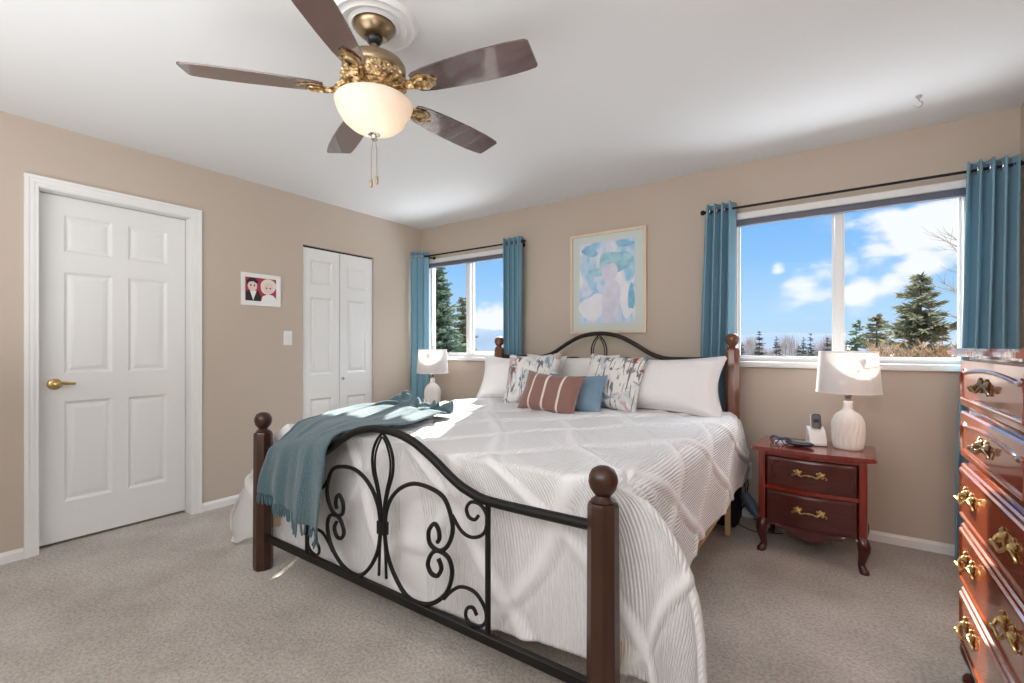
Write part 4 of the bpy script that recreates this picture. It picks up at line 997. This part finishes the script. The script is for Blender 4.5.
for z0, z1, kind in rows:
    d = MB(); y0, y1 = -CW+.012, CW-.012
    rings = [(0, .012), (0, -.004), (.004, -.010), (.012, -.012), (.016, -.018), (.024, -.019), (.03, -.014), (.034, -.014)] if kind == 'flat' else [(0, .012), (0, -.006), (.006, -.012), (.012, -.012)]
    vs = []; fs = []
    for ins, x in rings: vs += [(x, y0+ins, z0+ins), (x, y1-ins, z0+ins), (x, y1-ins, z1-ins), (x, y0+ins, z1-ins)]
    for r_ in range(len(rings)-1):
        for k in range(4): fs.append((r_*4+k, r_*4+(k+1) % 4, r_*4+4+(k+1) % 4, r_*4+4+k))
    e = 4*(len(rings)-1); fs.append((e, e+1, e+2, e+3)); d.add(vs, fs)
    if kind == 'arch':
        zt_, zb_ = z1-.028, z0+.028
        up = [(-.012, y, zt_-.028+.024*math.cos(u*PI/2)**.7+(.012 if abs(u) > .93 else 0)) for u, y in [(u, u*(CW-.045)) for u in np.linspace(-1, 1, 31)]]
        lo = [(-.012, y, zb_+.0) for y in np.linspace(CW-.045, -CW+.045, 16)]
        d.tube(up, .0065, 8); d.tube(lo, .0065, 8)
        for s in (-1, 1): d.tube(spline([(-.012, s*(CW-.045), zb_), (-.012, s*(CW-.034), (zb_+zt_)/2), (-.012, s*(CW-.045), zt_-.02)], 5), .0065, 8)
    do = d.build('drawer', M['chest'], ch, smooth=30)
    if kind == 'arch': bail(do, (-.012, .04, (z0+z1)/2+.006), .075, M['antique'], '-X', 1.15)
    else:
        for y in (.21, -.21): bail(do, (-.014, y, (z0+z1)/2+.01), .085, M['brass'], '-X', 1.2)
ap = MB(); ap.prism([(-CW+.01, .15)]+[(u*(CW-.03), .115-.035*(.5+.5*math.cos(u*PI))) for u in np.linspace(-1, 1, 31)]+[(CW-.01, .15)], .02, 'X', -.006); ap.build('apron', M['chest'], ch, smooth=30)
for y, s in ((CW-.028, 1), (-CW+.028, -1)):
    cabriole(.03, y, .15, -1, s, 1.2).build('leg', M['cherrydark'], ch); cabriole(CD-.04, y, .15, 1, s, 1.0).build('leg', M['cherrydark'], ch)

# ------------------------------------------------------------------ outdoors
M['ground'] = mat('winter_ground', (.08, .08, .075), .95, vary=(.03, (.16, .165, .17), 1))
gnd = MB(); gnd.box((-400, 3, -4.6), (400, 600, -4.4)); struct(gnd.build('ground', M['ground'], smooth=0))
M['bounce_white'] = mat('bounce_ground_white', (.80, .80, .81), .9)
struct(MB().box((-60, .4, -4.4), (60, 9.4, -4.36)).build('bounce_ground', M['bounce_white'], smooth=0))  # unseen white ground added to bounce sunlight up to the ceiling
M['hill'] = mat('hazy_hill', (.062, .078, .10), 1, spec=0, vary=(.006, (.085, .098, .115), 1))
def ridge(name, y, x0, x1, hts, label):
    n = 120; vs = []; fs = []
    prof = np.interp(np.linspace(0, 1, n), np.linspace(0, 1, len(hts)), hts)
    for i in range(n):
        x = x0+(x1-x0)*i/(n-1); h_ = prof[i]*(1+.04*math.sin(i*.9)+.03*math.sin(i*2.3))
        for k in range(8):
            q = k/7; vs.append((x, y+150*q, -4.5+(h_+4.5)*math.sin(q*PI/2)))
        vs.append((x, y+400, -4.5))
    for i in range(n-1):
        for k in range(8): fs.append((i*9+k, i*9+9+k, i*9+10+k, i*9+k+1))
    o = MB().add(vs, fs).build(name, M['hill'], smooth=60); struct(o); return o
ridge('hills', 420, -900, 500, [14, 26, 30, 22, 30, 24, 12, 10, 16, 13, 8, 7, 8, 10], '')
def conifer(name, x, y, h, rad, m, label, seed, whorls=30, per=9, zb=-4.5, dens=7, bare=.08, group=None, droop=.25, ex=.68):
    r_ = random.Random(seed)
    t = thing(name, (x, y, zb), label, 'tree', group)
    MB().tube([(0, 0, 0), (0, 0, h*.5), (0, 0, h*.98)], [h*.016, h*.010, .01], 7).build('trunk', M['bark'], t)
    V = []; F = []
    def tri(p, q, w):
        d = (q-p); s_ = d.cross(Vector((r_.uniform(-1, 1), r_.uniform(-1, 1), r_.uniform(-.3, 1)))); s_ = s_.normalized()*w if s_.length > 1e-6 else Vector((w, 0, 0))
        o = len(V); V.extend([p+s_, p-s_, q]); F.append((o, o+1, o+2))
    for i in range(whorls):
        q = bare+(1-bare)*(i+r_.random()*.6)/whorls; z = h*q
        L_ = rad*(1-q)**ex*r_.uniform(.72, 1.1)+.05*rad
        for k in range(per):
            a = 2*PI*k/per+r_.uniform(-.4, .4)+i*1.3; l2 = L_*r_.uniform(.7, 1.12)
            d = Vector((math.cos(a), math.sin(a), 0)); base = Vector((0, 0, z+r_.uniform(-.02, .02)*h))
            for j in range(dens):
                s = (j+.3)/dens; p = base+d*l2*s+Vector((0, 0, -droop*l2*s+.30*l2*s*s))
                for sd in (-1, -.4, .4, 1):
                    dd = (d*.8+Vector((-d.y, d.x, 0))*sd*.9+Vector((0, 0, r_.uniform(-.55, .75)))).normalized()
                    ll = (l2*.22+.05*rad)*r_.uniform(.7, 1.4)*(1.1-.4*s); tri(p, p+dd*ll, ll*r_.uniform(.14, .26))
    me = bpy.data.meshes.new('foliage'); me.from_pydata([tuple(v) for v in V], [], F); me.update(); me.materials.append(m)
    o = bpy.data.objects.new('foliage', me); COL.objects.link(o); o.parent = t
    return t
M['bark'] = mat('bark', (.07, .05, .035), .95)
M['spruce'] = mat('spruce_needles', (.07, .105, .07), .8, spec=.2, vary=(1.2, (.14, .175, .11), 1))
M['sunlit_tint'] = mat('sunlit_needles', (.085, .095, .055), .8, spec=.1, vary=(1.5, (.19, .16, .095), 1))  # lighter, browner tone paints sunlight into the needle colour
M['fartree'] = mat('far_needles', (.035, .042, .035), .9, spec=.1)
M['twig'] = mat('bare_twigs', (.16, .11, .075), .95)
M['hedge'] = mat('rusty_hedge', (.12, .06, .025), .95, vary=(1.0, (.19, .11, .055), 1))
conifer('spruce_tree', -12.25, 13.0, 9.7, 2.1, M['spruce'], 'tall dark spruce filling the left pane of the narrower window', 11, 46, 10, dens=9)
conifer('spruce_tree', -13.75, 16.5, 8.5, 1.75, M['sunlit_tint'], 'lower sunlit spruce just right of the tall dark spruce', 12, 36, 9, dens=8)
conifer('fir_tree', 5.46, 12.0, 7.4, 2.5, M['sunlit_tint'], 'tallest fir outside the right pane of the wide window', 13, 34, 8, dens=9, ex=.82)
conifer('fir_tree', 4.72, 14.5, 6.75, 1.7, M['sunlit_tint'], 'middle fir of three outside the right pane of the wide window', 14, 30, 7, dens=7, ex=.8)
conifer('fir_tree', 4.25, 15.5, 6.55, 1.5, M['spruce'], 'smallest fir, leftmost of three outside the wide window right pane', 15, 28, 7, dens=7, ex=.8)
hd = MB(); r_ = random.Random(5)
vs = []; fs = []
for i in range(14000):
    p = Vector((r_.uniform(4.3, 7.6), r_.uniform(9.6, 10.4), r_.uniform(-4.4, 1.05+.16*math.sin(i))))
    d = Vector((r_.uniform(-.5, .5), r_.uniform(-.4, .4), r_.uniform(.2, 1))).normalized()*r_.uniform(.12, .3); s_ = d.cross(Vector((r_.uniform(-1, 1), r_.uniform(-1, 1), .1))).normalized()*.018
    o = len(vs); vs += [p+s_, p-s_, p+d]; fs.append((o, o+1, o+2))
ho = hd.add(vs, fs).build('beech_hedge', M['hedge'], smooth=0); tag(ho, 'rusty brown hedge below the firs outside the wide window', 'hedge')
# bare tree with thin twigs at the right edge
bt = thing('bare_tree', (7.6, 13.6, -4.5), 'bare leafless tree reaching in at the right edge of the wide window', 'tree')
tw = MB(); r_ = random.Random(9)
def limb(p, d, L_, rad, lev, mb):
    pts = [p]; q = p.copy(); dd = d.copy()
    for k in range(5):
        dd = (dd+Vector((r_.uniform(-.18, .18), r_.uniform(-.18, .18), r_.uniform(-.08, .14)))).normalized(); q = q+dd*L_/5; pts.append(q.copy())
    mb.tube(pts, [rad*(1-.14*k) for k in range(6)], 5)
    if lev:
        for k in range(5 if lev > 1 else 4):
            b_ = pts[r_.randint(2, 5)]; nd = (dd+Vector((r_.uniform(-1, .6), r_.uniform(-.7, .7), r_.uniform(-.3, .6)))).normalized(); limb(b_, nd, L_*r_.uniform(.45, .65), rad*.45, lev-1, mb)
tk = MB().tube([(0, 0, 0), (-.05, 0, 3), (.0, 0, 6), (.1, 0, 9)], [.2, .15, .10, .04], 8).build('trunk', M['bark'], bt)
for z, s in ((5.0, 1), (5.8, .9), (6.5, 1), (7.2, .9), (7.9, .8), (4.6, .9)):
    tb = MB(); limb(Vector((0, 0, z)), Vector((-1, r_.uniform(-.3, .3), r_.uniform(.1, .5))).normalized(), 1.5*s, .03, 2, tb); tb.build('branch', M['twig'], bt, smooth=0)
# far tree line beyond the wide window
r_ = random.Random(21)
far = []
def far_tree(x, y, h, k):
    t = conifer('distant_conifer', x, y, h, h*.20, M['fartree'], 'tiny dark conifer in the distant tree line', 100+k, 16, 7, dens=5, zb=-5.5, group='distant conifers seen through the wide window')
    return t
protos = [far_tree(-22, 95, 8.4, 0), far_tree(-19.5, 96, 9.0, 1), far_tree(-26.5, 92, 9.3, 2)]
for k, x in enumerate(np.linspace(-27, 2.5, 17)):
    p = protos[k % 3]; q = copy_tree(p); q.location = (x+r_.uniform(-.6, .6), 98+r_.uniform(-6, 14), -5.8+r_.uniform(-1.3, .6)); s = r_.uniform(.75, 1.12); q.scale = (s, s, s)
M['scrub'] = mat('grey_scrub', (.16, .13, .12), 1, spec=0, vary=(.4, (.26, .23, .22), 1))
sc_ = MB(); vs = []; fs = []
for i in range(2600):
    x = r_.uniform(-30, 6); p = Vector((x*1.25, 138+r_.uniform(-3, 3), -5)); h_ = 5.2+1.9*math.sin(x*.9)+r_.uniform(0, 2.8); w = r_.uniform(.10, .3); o = len(vs)
    tx = r_.uniform(-.8, .8); vs += [p+Vector((-w, 0, 0)), p+Vector((w, 0, 0)), p+Vector((tx, 0, h_)), p+Vector((0, w, 0))]; fs += [(o, o+1, o+2), (o, o+3, o+2)]
so = sc_.add(vs, fs).build('bare_scrub', M['scrub'], smooth=0); so['kind'] = 'stuff'; so['label'] = 'grey bare scrub along the distant tree line'; so['category'] = 'scrub'
